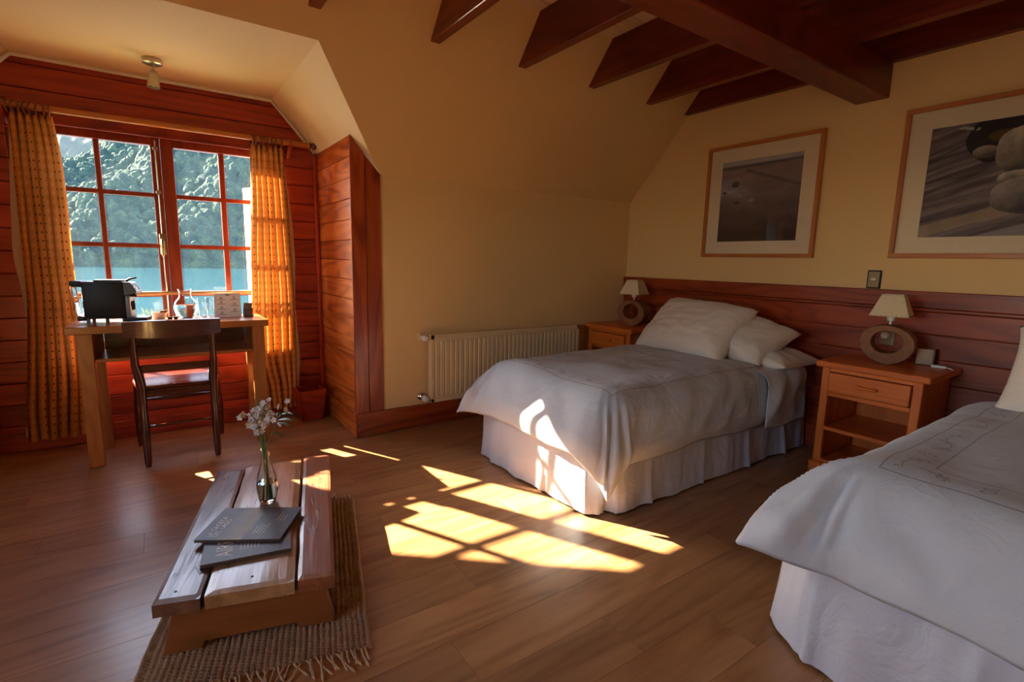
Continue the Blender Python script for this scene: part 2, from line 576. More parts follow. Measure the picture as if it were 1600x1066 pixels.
def centre_box(name, mat, parent, x0, x1, y0, y1, z0, z1, bev=0.0, seg=1):
    bm = bmesh.new()
    bx(bm, x0, x1, y0, y1, z0, z1, bev, seg)
    return obj(name, bm, mat, parent, ((x0 + x1) / 2, (y0 + y1) / 2, (z0 + z1) / 2))


def thing(name, loc, label, cat, group=None):
    o = bpy.data.objects.new(name, None)
    COL.objects.link(o)
    o.location = loc
    o.empty_display_size = 0.05
    return tag(o, label, cat, group)


def copy_tree(o, parent=None):
    c = o.copy()
    COL.objects.link(c)
    c.parent = parent
    for ch in list(o.children):
        copy_tree(ch, c)
    return c


def nz(x, y, z=0.0):
    return noise.noise(Vector((x, y, z)))


def sstep(a, b, x):
    t = max(0.0, min(1.0, (x - a) / (b - a)))
    return t * t * (3 - 2 * t)


# ------------------------------------------------------------------ the room
YK, YW, XH = 3.365, 4.14, 3.67          # knee wall, window wall, headboard wall
XL, YB = -2.60, -1.70                   # walls behind the camera
XD0, XD1 = -0.87, 1.07                  # dormer cheeks
ZK, ZC, ZT = 1.77, 2.315, 2.67          # knee height, dormer ceiling, boarded ceiling
SL = 1.145                              # main slope dz/dy


def yslope(z):
    return YK - (z - ZK) / SL


YM, YT = yslope(ZC), yslope(ZT)


def struct(name, bm, mat, label=None, smooth=False, origin=None):
    o = obj(name, bm, mat, None, origin, smooth)
    return tag(o, label, None, None, 'structure')


# floor with laid planks
bm = bmesh.new()
bx(bm, XL - 0.1, XH + 0.1, YB - 0.1, 4.3, -0.12, -0.012)
floor = struct('floor', bm, DARKGAP, 'brown wood-look laminate floor')
PW, PL = 0.188, 1.30
row = 0
y = YB
plank_meshes = {}
while y < YW - 0.001:
    y1 = min(y + PW, YW)
    off = (row * 0.47 + random.random() * 0.2) % PL
    x = XL - off
    while x < XH:
        a, b = max(x, XL), min(x + PL, XH)
        keep = b - a > 0.03
        if y >= YK - 0.05 and (b < XD0 or a > XD1):
            keep = False
        if keep:
            key = (round(b - a, 3), round(y1 - y, 3))
            if key not in plank_meshes:
                bm = bmesh.new()
                w2, l2 = (y1 - y) / 2 - 0.0004, (b - a) / 2 - 0.0004
                bx(bm, -l2, l2, -w2, w2, -0.012, 0.0, 0.0003)
                me = bpy.data.meshes.new('plank')
                bm.to_mesh(me)
                bm.free()
                me.materials.append(floorwood('X'))
                plank_meshes[key] = me
            o = bpy.data.objects.new('plank', plank_meshes[key])
            COL.objects.link(o)
            o.parent = floor
            o.location = Vector(((a + b) / 2, (y + y1) / 2, 0)) - floor.location
        x += PL
    y += PW
    row += 1

# knee walls, main slope, cheeks, ceiling
bm = bmesh.new()
bx(bm, XD1 + 0.012, XH + 0.1, YK, YK + 0.08, 0, ZK)
struct('wall_back', bm, PLASTER, 'low cream plaster wall behind the radiator')
bm = bmesh.new()
bx(bm, XL - 0.1, XD0 - 0.012, YK, YK + 0.08, 0, ZK)
struct('wall_back_left', bm, PLASTER, 'low cream plaster wall beyond the dormer')


def sp(x, z):
    return (x, yslope(z), z)


nrm = Vector((0, 1.145, 1)).normalized() * 0.08
XA, XB = 0.778, -0.578                  # dormer ceiling edges
bm = bmesh.new()
prism(bm, [sp(1.27, ZK), sp(XH + 0.1, ZK), sp(XH + 0.1, ZT + 0.02), sp(XA, ZT + 0.02), sp(XA, ZC)], nrm)
prism(bm, [sp(XA, ZC), sp(XA, ZT + 0.02), sp(XB, ZT + 0.02), sp(XB, ZC)], nrm)
prism(bm, [sp(-1.07, ZK), sp(XB, ZC), sp(XB, ZT + 0.02), sp(XL - 0.1, ZT + 0.02), sp(XL - 0.1, ZK)], nrm)
struct('ceiling_slope', bm, PLASTER, 'sloping cream plaster attic ceiling')
bm = bmesh.new()
YO = YW + 0.14
prism(bm, [(XA, YM, ZC), (XA, YO, ZC), (XB, YO, ZC), (XB, YM, ZC)], (0, 0, 0.08))
prism(bm, [(XA, YM, ZC), (XA, YO, ZC), (1.075, YO, 1.985), (1.075, YK, 1.985), (1.27, YK, ZK)], (0.05, 0, 0.05))
prism(bm, [(XB, YM, ZC), (XB, YO, ZC), (-0.875, YO, 1.985), (-0.875, YK, 1.985), (-1.07, YK, ZK)], (-0.05, 0, 0.05))
struct('ceiling_dormer', bm, PLASTER_D, 'cream plaster ceiling of the window dormer with bevelled sides')

bm = bmesh.new()
prism(bm, [(XH, YB - 0.1, 0), (XH, YK + 0.05, 0), (XH, YK + 0.05, ZK), (XH, YT, ZT + 0.05), (XH, YB - 0.1, ZT + 0.05)], (0.1, 0, 0))
struct('wall_right', bm, PLASTER, 'cream plaster gable wall behind the beds')
bm = bmesh.new()
bx(bm, XL - 0.1, XH + 0.1, YB - 0.1, YB, 0, ZT + 0.05)
struct('wall_front', bm, PLASTER, 'cream plaster wall behind the viewer')

# gable wall on the left; its unseen window is added to light the room
LW = (0.25, 1.60, 0.85, 2.10)
bm = bmesh.new()
bx(bm, XL - 0.1, XL, YB - 0.1, LW[0], 0, ZT + 0.05)
bx(bm, XL - 0.1, XL, LW[1], YK + 0.1, 0, ZT + 0.05)
bx(bm, XL - 0.1, XL, LW[0], LW[1], 0, LW[2])
bx(bm, XL - 0.1, XL, LW[0], LW[1], LW[3], ZT + 0.05)
struct('wall_left', bm, PLASTER, 'cream plaster gable wall with an opening for the added window')
bm = bmesh.new()
for a, b in ((LW[0], LW[0] + 0.06), ((LW[0] + LW[1]) / 2 - 0.04, (LW[0] + LW[1]) / 2 + 0.04), (LW[1] - 0.06, LW[1])):
    bx(bm, XL - 0.08, XL - 0.02, a, b, LW[2], LW[3])
for a, b in ((LW[2], LW[2] + 0.06), (LW[3] - 0.06, LW[3])):
    bx(bm, XL - 0.08, XL - 0.02, LW[0], LW[1], a, b)
struct('window_2', bm, windowwood('Z'), 'unseen wooden window added in the left gable wall to light the room')

# boarded ceiling
bm = bmesh.new()
bx(bm, XL - 0.1, XH + 0.1, YB - 0.1, YT + 0.03, ZT + 0.012, ZT + 0.1)
ceiling = struct('ceiling', bm, DARKGAP, 'cream boarded ceiling above the joists')
yb = YT
k = 0
while yb > 0.9:
    centre_box('ceiling_board', CEIL_BOARD, ceiling, XL, XH, yb - 0.0855, yb - 0.0005, ZT, ZT + 0.012, 0.002)
    yb -= 0.09
bm = bmesh.new()
bx(bm, XL, XH, YB, yb + 0.002, ZT, ZT + 0.012)
obj('ceiling_board', bm, CEIL_BOARD, ceiling)

# joists and girder
ZJ = 2.422
for i, xc in enumerate((-2.25, -1.65, -1.05, -0.45, 0.14, 0.74, 1.392, 1.993, 2.592, 3.185, 3.645)):
    w = 0.03 if xc < 3.5 else 0.025
    bm = bmesh.new()
    bmx = [(xc - w, yslope(ZJ), ZJ), (xc - w, yslope(ZT), ZT), (xc - w, YB, ZT), (xc - w, YB, ZJ)]
    prism(bm, bmx, (2 * w, 0, 0), 0.003)
    # a shallow bead line along the lower edge
    for s in (-1, 1):
        bx(bm, xc + s * w - 0.0015, xc + s * w + 0.0015, YB, yslope(ZJ + 0.06), ZJ + 0.035, ZJ + 0.04)
    j = obj('ceiling_joist', bm, beamwood('Y'), None, (xc, 0.6, ZJ))
    where = {5: 'far left ceiling joist, only its cut end showing at the top edge', 6: 'second ceiling joist from the left, above the dormer column',
             7: 'third ceiling joist, in front of the radiator wall', 8: 'ceiling joist in the middle of the row', 9: 'second last ceiling joist before the picture wall',
             10: 'last ceiling joist, lying against the picture wall'}.get(i, 'dark red ceiling joist above the viewer, out of the picture')
    tag(j, 'dark red ' + where if i in (5, 6, 7, 8, 9, 10) else where, 'joist', 'dark red ceiling joists', 'structure')
bm = bmesh.new()
bx(bm, XL, XH, 1.367, 1.549, 2.229, ZJ, 0.006)
tag(obj('ceiling_girder', bm, beamwood('X'), None, (0.5, 1.458, 2.23)), 'thick dark red girder carrying the ceiling joists', 'beam', None, 'structure')

# ---------------------------------------------------------------- window wall boards
OX0, OX1, OZ0, OZ1 = -0.63, 0.845, 0.545, 2.035


def wwidth(z):
    """half-open width of the window wall at height z"""
    if z <= 1.985:
        return XD0, XD1
    k_ = (z - 1.985) / (ZC - 1.985)
    return XD0 + k_ * (XB - XD0), XD1 + k_ * (XA - XD1)


bm = bmesh.new()
bx(bm, XD0 - 0.1, OX0, YW + 0.018, YW + 0.14, -0.1, ZC)
bx(bm, OX1, XD1 + 0.1, YW + 0.018, YW + 0.14, -0.1, ZC)
bx(bm, OX0, OX1, YW + 0.018, YW + 0.14, -0.1, OZ0)
bx(bm, OX0, OX1, YW + 0.018, YW + 0.14, OZ1, ZC)
wall_win = struct('wall_window', bm, DARKGAP, 'red pine boarded wall around the window')


def board(parent, mat, xa, xb, z0, z1, y0, y1):
    a0, a1 = wwidth(z0)
    b0, b1 = wwidth(z1)
    g = 0.0015
    q = [(max(xa, a0), y0, z0 + g), (min(xb, a1), y0, z0 + g), (min(xb, b1), y0, z1 - g), (max(xa, b0), y0, z1 - g)]
    bm = bmesh.new()
    prism(bm, q, (0, y1 - y0, 0), 0.004)
    c = Vector(((q[0][0] + q[1][0]) / 2, y0, (z0 + z1) / 2))
    obj('plank', bm, mat, parent, c)


z = 0.03
zs = [0.0]
while z < ZC - 0.02:
    zs.append(z)
    z += 0.1315
zs.append(ZC)
zs = [0.0, 0.03] + [0.03 + 0.1315 * i for i in range(1, 30) if 0.03 + 0.1315 * i < ZC - 0.04] + [ZC]
for z0, z1 in zip(zs, zs[1:]):
    if z1 <= OZ0 + 0.02 or z0 >= OZ1 - 0.01:
        board(wall_win, redpine('X'), -9, 9, z0, z1, YW, YW + 0.018)
    elif z1 > OZ1:
        board(wall_win, redpine('X'), -9, OX0, z0, OZ1, YW, YW + 0.018)
        board(wall_win, redpine('X'), OX1, 9, z0, OZ1, YW, YW + 0.018)
        board(wall_win, redpine('X'), -9, 9, OZ1, z1, YW, YW + 0.018)
    elif z0 < OZ0 < z1:
        board(wall_win, redpine('X'), -9, 9, z0, OZ0, YW, YW + 0.018)
        board(wall_win, redpine('X'), -9, OX0, OZ0, z1, YW, YW + 0.018)
        board(wall_win, redpine('X'), OX1, 9, OZ0, z1, YW, YW + 0.018)
    else:
        board(wall_win, redpine('X'), -9, OX0, z0, z1, YW, YW + 0.018)
        board(wall_win, redpine('X'), OX1, 9, z0, z1, YW, YW + 0.018)

# cheeks of the dormer
for side, xs in ((1, XD1), (-1, XD0)):
    bm = bmesh.new()
    a, b = (xs + 0.016, xs + 0.10) if side > 0 else (xs - 0.10, xs - 0.016)
    bx(bm, a, b, YK + 0.003, YO, -0.1, 1.985)
    cheek = struct('wall_dormer_right' if side > 0 else 'wall_dormer_left', bm, DARKGAP, 'orange pine boarded cheek of the dormer, ' + ('right' if side > 0 else 'left') + ' of the window')
    zc = 0.0
    ss = [0.0] + [0.165 + 0.13 * i for i in range(14)] + [1.985]
    for i, (z0, z1) in enumerate(zip(ss, ss[1:])):
        bm = bmesh.new()
        xa, xb = (xs, xs + 0.016) if side > 0 else (xs - 0.016, xs)
        jit = random.uniform(0, 0.003)
        bx(bm, xa + jit, xb, YK - 0.002, YW, z0 + 0.0012, z1 - 0.0012, 0.003)
        obj('plank', bm, pine('Y'), cheek, (xs, (YK + YW) / 2, (z0 + z1) / 2))
    # column boards facing the room, tops cut to the bevelled ceiling
    col = thing('corner_column', (xs + side * 0.1, YK - 0.01, 0), ('two upright pine boards casing the dormer corner beside the radiator wall' if side > 0 else 'two upright pine boards casing the far dormer corner'), 'column')
    col['kind'] = 'structure'

    def topz(x):
        k2 = (ZK - 1.985) / (1.27 - 1.075)
        return 1.985 + ((x - 1.07) if side > 0 else (-0.87 - x)) * k2
    for u0, u1, yy in ((0.0, 0.095, 0.016), (0.097, 0.20, 0.012)):
        xa, xb = xs + side * u0, xs + side * u1
        bm = bmesh.new()
        prism(bm, [(xa, YK - yy, 0), (xb, YK - yy, 0), (xb, YK - yy, topz(xb)), (xa, YK - yy, topz(xa))], (0, yy, 0), 0.003)
        obj('board', bm, colpine('Z'), col, ((xa + xb) / 2, YK, 0.5))

# baseboards and trims
bm = bmesh.new()
bx(bm, XD1 - 0.0, XH - 0.035, YK - 0.026, YK - 0.0005, 0, 0.163, 0.004)
tag(obj('baseboard_back', bm, colpine('X'), None), 'tall pine baseboard under the radiator', None, None, 'structure')
bm = bmesh.new()
bx(bm, XD1 - 0.014, XD1 - 0.0005, YK - 0.026, YW - 0.03, 0, 0.163, 0.003)
tag(obj('baseboard_dormer', bm, pine('Y'), None), 'pine baseboard of the dormer cheek', None, None, 'structure')
bm = bmesh.new()
bx(bm, XD0 + 0.02, XD1 - 0.02, YW - 0.016, YW - 0.0005, 0.004, 0.115, 0.003)
tag(obj('baseboard_window', bm, redpine('X'), None), 'red pine baseboard under the window', None, None, 'structure')
bm = bmesh.new()
bx(bm, XL, XD0, YK - 0.026, YK - 0.0005, 0, 0.163, 0.004)
tag(obj('baseboard_left', bm, colpine('X'), None), 'pine baseboard beyond the dormer', None, None, 'structure')
bm = bmesh.new()      # inner corner bead of the dormer
bx(bm, XD1 - 0.028, XD1 - 0.001, YW - 0.028, YW - 0.001, 0.116, 1.97, 0.006)
tag(obj('trim_1', bm, redpine('Z'), None), 'upright corner bead between window wall and cheek', None, None, 'structure')
bm = bmesh.new()      # white cove along the dormer ceiling
cv = [Vector((XD1 - 0.012, YW - 0.006, 1.985)), Vector((XA - 0.006, YW - 0.006, ZC - 0.008)), Vector((XB + 0.006, YW - 0.006, ZC - 0.008)), Vector((XD0 + 0.012, YW - 0.006, 1.985))]
tube(bm, cv, 0.013, 8)
tag(obj('trim_2', bm, WHITE_TRIM, None, smooth=True), 'white cove between board wall and dormer ceiling', None, None, 'structure')
bm = bmesh.new()
bx(bm, OX0 - 0.05, OX1 + 0.05, YW - 0.022, YW - 0.0005, 1.955, 2.045, 0.004)
bx(bm, OX0 - 0.05, OX1 + 0.05, YW - 0.032, YW - 0.022, 1.948, 1.966, 0.003)
tag(obj('trim_3', bm, redpine('X'), None), 'red pine head casing above the window', None, None, 'structure')

# ---------------------------------------------------------------- window
YG = 4.262
win = thing('window_1', (0.107, YG, OZ0), 'red wooden two-casement window with small panes', 'window')
win['kind'] = 'structure'
del win['category']
fr = bmesh.new()
bx(fr, OX0, OX0 + 0.052, YW + 0.018, YG + 0.04, OZ0, OZ1, 0.003)
bx(fr, OX1 - 0.052, OX1, YW + 0.018, YG + 0.04, OZ0, OZ1, 0.003)
bx(fr, OX0, OX1, YW + 0.018, YG + 0.04, OZ1 - 0.05, OZ1, 0.003)
bx(fr, OX0, OX1, YW + 0.018, YG + 0.06, OZ0, OZ0 + 0.03, 0.003)
obj('frame', fr, windowwood('X'), win)
GZ = [0.645, 0.94, 1.268, 1.602, 1.918]
for nm, xs in (('left', (-0.577, -0.517, -0.252, -0.221, 0.042, 0.095)), ('right', (0.097, 0.169, 0.432, 0.468, 0.731, 0.792))):
    cs = thing('casement', (xs[0], YG, GZ[0]), None, None)
    cs.parent = win
    cs.location = Vector((xs[0], YG, GZ[0])) - world_loc(win)
    cs['label'] = nm + ' casement with eight panes'
    bm = bmesh.new()
    bx(bm, xs[0], xs[1], YG - 0.028, YG + 0.028, 0.58, 1.985, 0.004)
    bx(bm, xs[4], xs[5], YG - 0.028, YG + 0.028, 0.58, 1.985, 0.004)
    bx(bm, xs[1], xs[4], YG - 0.028, YG + 0.028, 1.918, 1.985, 0.004)
    bx(bm, xs[1], xs[4], YG - 0.028, YG + 0.028, 0.58, 0.645, 0.004)
    obj('sash', bm, windowwood('Z'), cs)
    bm = bmesh.new()
    bx(bm, xs[2], xs[3], YG - 0.018, YG + 0.018, 0.645, 1.918, 0.004)
    for zz in GZ[1:4]:
        bx(bm, xs[1], xs[4], YG - 0.017, YG + 0.017, zz - 0.015, zz + 0.015, 0.004)
    obj('glazing_bars', bm, windowwood('Z'), cs)
    for (xa, xb) in ((xs[1], xs[2]), (xs[3], xs[4])):
        for i in range(4):
            za = GZ[i] + (0.015 if i else 0)
            zb = GZ[i + 1] - (0.015 if i < 3 else 0)
            bm = bmesh.new()
            q = [bm.verts.new(p) for p in ((xa, YG, za), (xb, YG, za), (xb, YG, zb), (xa, YG, zb))]
            bm.faces.new(q)
            obj('pane', bm, PANE, cs)
# espagnolette bolt and handle
bm = bmesh.new()
tube(bm, [(0.070, YG - 0.036, 0.60), (0.070, YG - 0.036, 1.95)], 0.0055, 8)
for zz in (0.95, 1.62, 1.90):
    lathe(bm, [(0.0, -0.006), (0.014, -0.006), (0.016, 0.0), (0.014, 0.006), (0.0, 0.006)], 12, (0.070, YG - 0.036, zz), Matrix.Rotation(PI / 2, 4, 'X'), cap=False)
obj('bolt_rod', bm, STEEL, win, smooth=True, angle=40)
bm = bmesh.new()
bx(bm, 0.053, 0.087, YG - 0.046, YG - 0.034, 1.21, 1.35, 0.004, 2)
tube(bm, [(0.070, YG - 0.046, 1.31), (0.070, YG - 0.075, 1.31), (0.068, YG - 0.082, 1.29), (0.066, YG - 0.082, 1.22), (0.068, YG - 0.078, 1.20)], [0.010, 0.010, 0.010, 0.009, 0.006], 8)
obj('handle', bm, BRASS, win, smooth=True, angle=40)
bm = bmesh.new()
tube(bm, [(OX0 + 0.03, YW + 0.05, 0.952), (OX1 - 0.03, YW + 0.05, 0.952)], 0.013, 10)
for xx in (OX0 + 0.035, OX1 - 0.035):
    lathe(bm, [(0.02, -0.01), (0.02, 0.01)], 10, (xx, YW + 0.05, 0.952), Matrix.Rotation(PI / 2, 4, 'Y'))
tag(obj('guard_rail', bm, plain('pale_varnished_rail', (0.50, 0.33, 0.15), 0.25, metal=0.4, coat=0.4), None, smooth=True, angle=40), 'round golden guard rail across the lower window', 'rail')

# ---------------------------------------------------------------- outside
def forest_mat(name, a, b, c):
    m, nt, out = new_mat(name)
    tc = N(nt, 'TexCoord')
    n = N(nt, 'TexNoise', i_Scale=0.11, i_Detail=6.0, i_Roughness=0.7)
    L(nt, tc.outputs['Object'], n.inputs['Vector'])
    n2 = N(nt, 'TexNoise', i_Scale=0.9, i_Detail=4.0, i_Roughness=0.7)
    L(nt, tc.outputs['Object'], n2.inputs['Vector'])
    f = math_n(nt, 'ADD', math_n(nt, 'MULTIPLY', n.outputs[0], 0.6), math_n(nt, 'MULTIPLY', n2.outputs[0], 0.4))
    col = ramp(nt, f, [(0.35, a), (0.5, b), (0.65, c)])
    bs = bsdf(nt, out, col, 0.9, spec=0.1, bump=n2.outputs[0], bump_s=0.9, bump_d=2.5)
    return m


LAKE_Z = -7.6


def hill(name, mat, x0, x1, y0, y1, step, hfun, crown, crown_h, label):
    nx, ny = int((x1 - x0) / step), int((y1 - y0) / step)
    xs = np.linspace(x0, x1, nx)
    ys = np.linspace(y0, y1, ny)
    X, Y = np.meshgrid(xs, ys)
    Z = hfun(X, Y)
    # tree crowns: rounded domes on a jittered lattice
    rng = np.random.RandomState(3)
    gx, gy = int((x1 - x0) / crown) + 3, int((y1 - y0) / crown) + 3
    jx, jy = rng.rand(gy, gx), rng.rand(gy, gx)
    hh = 0.55 + 0.75 * rng.rand(gy, gx)
    ci = np.floor((X - x0) / crown).astype(int)
    cj = np.floor((Y - y0) / crown).astype(int)
    best = np.full(X.shape, -1.0)
    for di in (-1, 0, 1):
        for dj in (-1, 0, 1):
            i, j = np.clip(ci + di, 0, gx - 1), np.clip(cj + dj, 0, gy - 1)
            px, py = x0 + (ci + di + jx[j, i]) * crown, y0 + (cj + dj + jy[j, i]) * crown
            d2 = ((X - px) ** 2 + (Y - py) ** 2) / (crown * 0.75) ** 2
            best = np.maximum(best, np.sqrt(np.clip(1 - d2, 0, 1)) * hh[j, i])
    Z = Z + np.clip(best, 0, 2) * crown_h + rng.rand(*X.shape) * crown_h * 0.30
    Z[0, :] = LAKE_Z - 1
    verts = np.stack([X, Y, Z], -1).reshape(-1, 3)
    idx = np.arange(nx * ny).reshape(ny, nx)
    faces = np.stack([idx[:-1, :-1], idx[:-1, 1:], idx[1:, 1:], idx[1:, :-1]], -1).reshape(-1, 4)
    me = bpy.data.meshes.new(name)
    me.from_pydata(verts.tolist(), [], faces.tolist())
    me.polygons.foreach_set('use_smooth', [True] * len(me.polygons))
    me.materials.append(mat)
    o = bpy.data.objects.new(name, me)
    COL.objects.link(o)
    return tag(o, label, 'forest', None, 'stuff')


def near_h(X, Y):
    a = X / Y
    ridge = np.interp(a, [-0.5, -0.16, -0.12, -0.06, 0.0, 0.06, 0.12, 0.2, 0.5], [50, 70, 82, 108, 135, 165, 160, 150, 170])
    t = np.clip((Y - 395) / 290.0, 0, 1.6)
    und = 9 * np.sin(X * 0.045 + Y * 0.02) + 6 * np.sin(X * 0.09 - Y * 0.035 + 1.3)
    return LAKE_Z + (ridge + 8) * np.minimum(t, 1.0) ** 0.9 - np.clip(t - 1, 0, 1) * 120 + und * np.clip(t * 4, 0, 1)


def far_h(X, Y):
    t = np.clip((Y - 1000) / 900.0, 0, 1)
    return -10 + t * (470 + 60 * np.sin(X * 0.006 + 1)) + 25 * np.sin(X * 0.02 + Y * 0.011)


hill('near_forest', forest_mat('forest_near', (0.014, 0.036, 0.040), (0.032, 0.066, 0.052), (0.10, 0.135, 0.065)), -140, 210, 392, 740, 1.05, near_h, 6.8, 7.5, 'forested hillside rising from the far lake shore')  # bluish dark stops put the lake haze into the tree colour
hill('far_forest', forest_mat('forest_far', (0.018, 0.038, 0.042), (0.03, 0.055, 0.048), (0.055, 0.075, 0.055)), -700, 700, 1000, 1950, 9.0, far_h, 30.0, 20.0, 'distant forested mountain in haze, upper left of the window')

m_lake, nt, out = new_mat('lake_water')
tc = N(nt, 'TexCoord')
mp = mapping(nt, tc.outputs['Object'], (0.5, 0.16, 1))
n = N(nt, 'TexNoise', i_Scale=1.0, i_Detail=5.0, i_Roughness=0.65)
L(nt, mp, n.inputs['Vector'])
bsdf(nt, out, (0.012, 0.055, 0.072), 0.10, spec=0.5, bump=n.outputs[0], bump_s=0.12, bump_d=0.25)
bm = bmesh.new()
grid(bm, [[(x, y_, LAKE_Z) for x in np.linspace(-900, 900, 7)] for y_ in np.linspace(14, 1200, 7)])
tag(obj('lake', bm, m_lake, None), 'blue-green rippled lake outside the window', 'lake', None, 'stuff')
bm = bmesh.new()
GG = [[(x, y_, (-1.9 - (y_ - 4.3) * 0.55 - max(0, y_ - 10) * 0.3) if y_ > 4.4 else -1.9) for x in np.linspace(-40, 40, 9)] for y_ in (4.3, 6, 8, 10, 13, 17, 24)]
grid(bm, GG)
tag(obj('garden_slope', bm, plain('grass', (0.10, 0.15, 0.05), 0.9, nscale=3, namp=0.4), None), 'grassy slope falling to the lake', None, None, 'structure')

# thin air haze standing over the far valley
m_haze, nt, out = new_mat('valley_haze')
vsn = N(nt, 'VolumeScatter', i_Density=0.00005, i_Anisotropy=0.35)
vsn.inputs['Color'].default_value = (0.72, 0.86, 1.0, 1)
L(nt, vsn.outputs[0], out.inputs['Volume'])
bm = bmesh.new()
bx(bm, -900, 900, 850, 1250, -7, 420)
tag(obj('valley_haze', bm, m_haze, None), 'bluish haze between the near hill and the distant mountain', 'haze', None, 'stuff')

# white grooved shutter folded back outside, right of the window
sh = thing('window_shutter', (0.80, 4.65, 0.55), 'white grooved shutter folded open outside the right casement', 'shutter')
for i in range(5):
    y0 = 4.40 + i * 0.105
    xo = 0.845 - i * 0.035
    bm = bmesh.new()
    bx(bm, -0.011, 0.011, 0.002, 0.101, 0.0, 1.22, 0.004, 1, Matrix.Translation((xo, y0, 0.55)) @ Matrix.Rotation(0.322, 4, 'Z'))
    obj('slat', bm, plain('white_shutter_paint', (0.78, 0.77, 0.72), 0.6), sh)

for zz in (0.80, 1.50):
    bm = bmesh.new()
    bx(bm, 0.845, 0.853, YO + 0.0005, 4.42, zz, zz + 0.03)
    obj('hinge', bm, BLACK, sh)

# unseen sloping board added outside the window to cut the sun patch
pg = thing('sun_blocker', (-0.40, 5.06, 2.0), 'sloping wooden bargeboard added unseen outside to cut the sun patch', 'sun blocker')
pg['kind'] = 'structure'
del pg['category']
for poly in ([(-1.30, 5.06, 1.66), (-0.40, 5.06, 2.50), (-0.40, 5.06, 3.05), (-1.30, 5.06, 2.15)],):
    bm = bmesh.new()
    prism(bm, poly, (0, 0.04, 0), 0.004)
    obj('bargeboard', bm, beamwood('X'), pg)
for xx, zz in ((-1.1, 2.05), (-0.45, 2.68)):
    bm = bmesh.new()
    bx(bm, xx - 0.03, xx + 0.03, YO + 0.001, 5.0595, zz, zz + 0.08)
    obj('blocker_arm', bm, beamwood('Y'), pg)

# shrub just outside, and a jetty
sb = thing('garden_shrub', (0.02, 6.6, -2.9), 'grey-green garden shrub just outside the window', 'shrub')
bm = bmesh.new()
tube(bm, [(0.02, 6.6, -3.2), (0.0, 6.62, -1.2), (0.03, 6.6, 0.2)], [0.05, 0.035, 0.012], 6)
obj('trunk', bm, TWIG, sb)
bm = bmesh.new()
rnd = random.Random(5)
for i in range(900):
    a = rnd.uniform(0, 2 * PI)
    h = rnd.uniform(-1.8, 0.62)
    R = 0.62 * math.sqrt(max(0.02, 1 - ((h + 0.55) / 1.2) ** 2)) * math.sqrt(rnd.random())
    p = Vector((0.02 + R * math.cos(a), 6.6 + R * math.sin(a), h))
    d1 = Vector((rnd.uniform(-1, 1), rnd.uniform(-1, 1), rnd.uniform(-0.3, 1))).normalized()
    d2 = d1.cross(Vector((rnd.uniform(-1, 1), rnd.uniform(-1, 1), 0.3))).normalized()
    s_ = rnd.uniform(0.03, 0.055)
    q = [bm.verts.new(p - d1 * s_), bm.verts.new(p + d2 * s_ * 0.35), bm.verts.new(p + d1 * s_), bm.verts.new(p - d2 * s_ * 0.35)]
    bm.faces.new(q)
tag(obj('foliage', bm, plain('shrub_leaf', (0.12, 0.17, 0.08), 0.6, nscale=6, namp=0.4), sb), None, None, None, 'stuff')
jt = thing('jetty', (6.5, 75, LAKE_Z), 'small white jetty low on the lake', 'jetty')
bm = bmesh.new()
bx(bm, 2, 10, 74, 76, LAKE_Z + 0.5, LAKE_Z + 0.75)
obj('deck', bm, plain('white_jetty_paint', (0.7, 0.7, 0.68), 0.7), jt)
for xx in (3, 6.5, 9.5):
    bm = bmesh.new()
    lathe(bm, [(0.12, LAKE_Z - 1), (0.12, LAKE_Z + 0.5)], 8, (xx, 75, 0))
    obj('post', bm, TWIG, jt)

# ---------------------------------------------------------------- headboard panelling
hb = thing('headboard_panelling', (XH - 0.02, 1.0, 0), 'long dark red pine headboard panelling along the picture wall', 'headboard')
edges = [0.0, 0.16, 0.30, 0.44, 0.58, 0.715, 0.855, 0.985]
for z0, z1 in zip(edges, edges[1:]):
    centre_box('plank', hbpine('Y'), hb, XH - 0.021, XH - 0.0005, YB, YK - 0.0005, z0 + 0.001, z1 - 0.001, 0.004)
centre_box('cap_board', hbpine('Y'), hb, XH - 0.036, XH - 0.0005, YB, YK - 0.0005, 1.005, 1.10, 0.004)
centre_box('moulding', hbpine('Y'), hb, XH - 0.028, XH - 0.0005, YB, YK - 0.0005, 0.9855, 1.0045, 0.004)

# ---------------------------------------------------------------- radiator
rad = thing('radiator', (2.3, 3.28, 0.18), 'cream panel radiator with vertical ridges on the low wall', 'radiator')
RX0, RX1, RZ0, RZ1, RY = 1.592, 3.012, 0.188, 0.686, 3.27
bm = bmesh.new()
bx(bm, RX0, RX1, RY, RY + 0.05, RZ0, RZ1, 0.006, 2)
obj('panel', bm, RADIATOR, rad)
bm = bmesh.new()
nr = 34
pitch = (RX1 - RX0 - 0.07) / nr
for i in range(nr):
    xc = RX0 + 0.035 + pitch * (i + 0.5)
    P = []
    for (zz, f) in ((RZ0 + 0.035, 0.0), (RZ0 + 0.05, 1.0), (RZ1 - 0.06, 1.0), (RZ1 - 0.042, 0.0)):
        P.append([(xc + dx * pitch, RY + 0.0005 - f * dy, zz) for dx, dy in ((-0.47, 0.0), (-0.30, 0.006), (0.30, 0.006), (0.47, 0.0))])
    grid(bm, P)
obj('ridges', bm, RADIATOR, rad)
bm = bmesh.new()
bx(bm, RX0, RX1, RY - 0.004, RY + 0.002, RZ0, RZ0 + 0.028, 0.002)
bx(bm, RX0, RX1, RY - 0.004, RY + 0.002, RZ1 - 0.034, RZ1, 0.002)
bx(bm, RX0, RX0 + 0.026, RY - 0.004, RY + 0.002, RZ0, RZ1, 0.002)
bx(bm, RX1 - 0.026, RX1, RY - 0.004, RY + 0.002, RZ0, RZ1, 0.002)
obj('rim', bm, RADIATOR, rad)
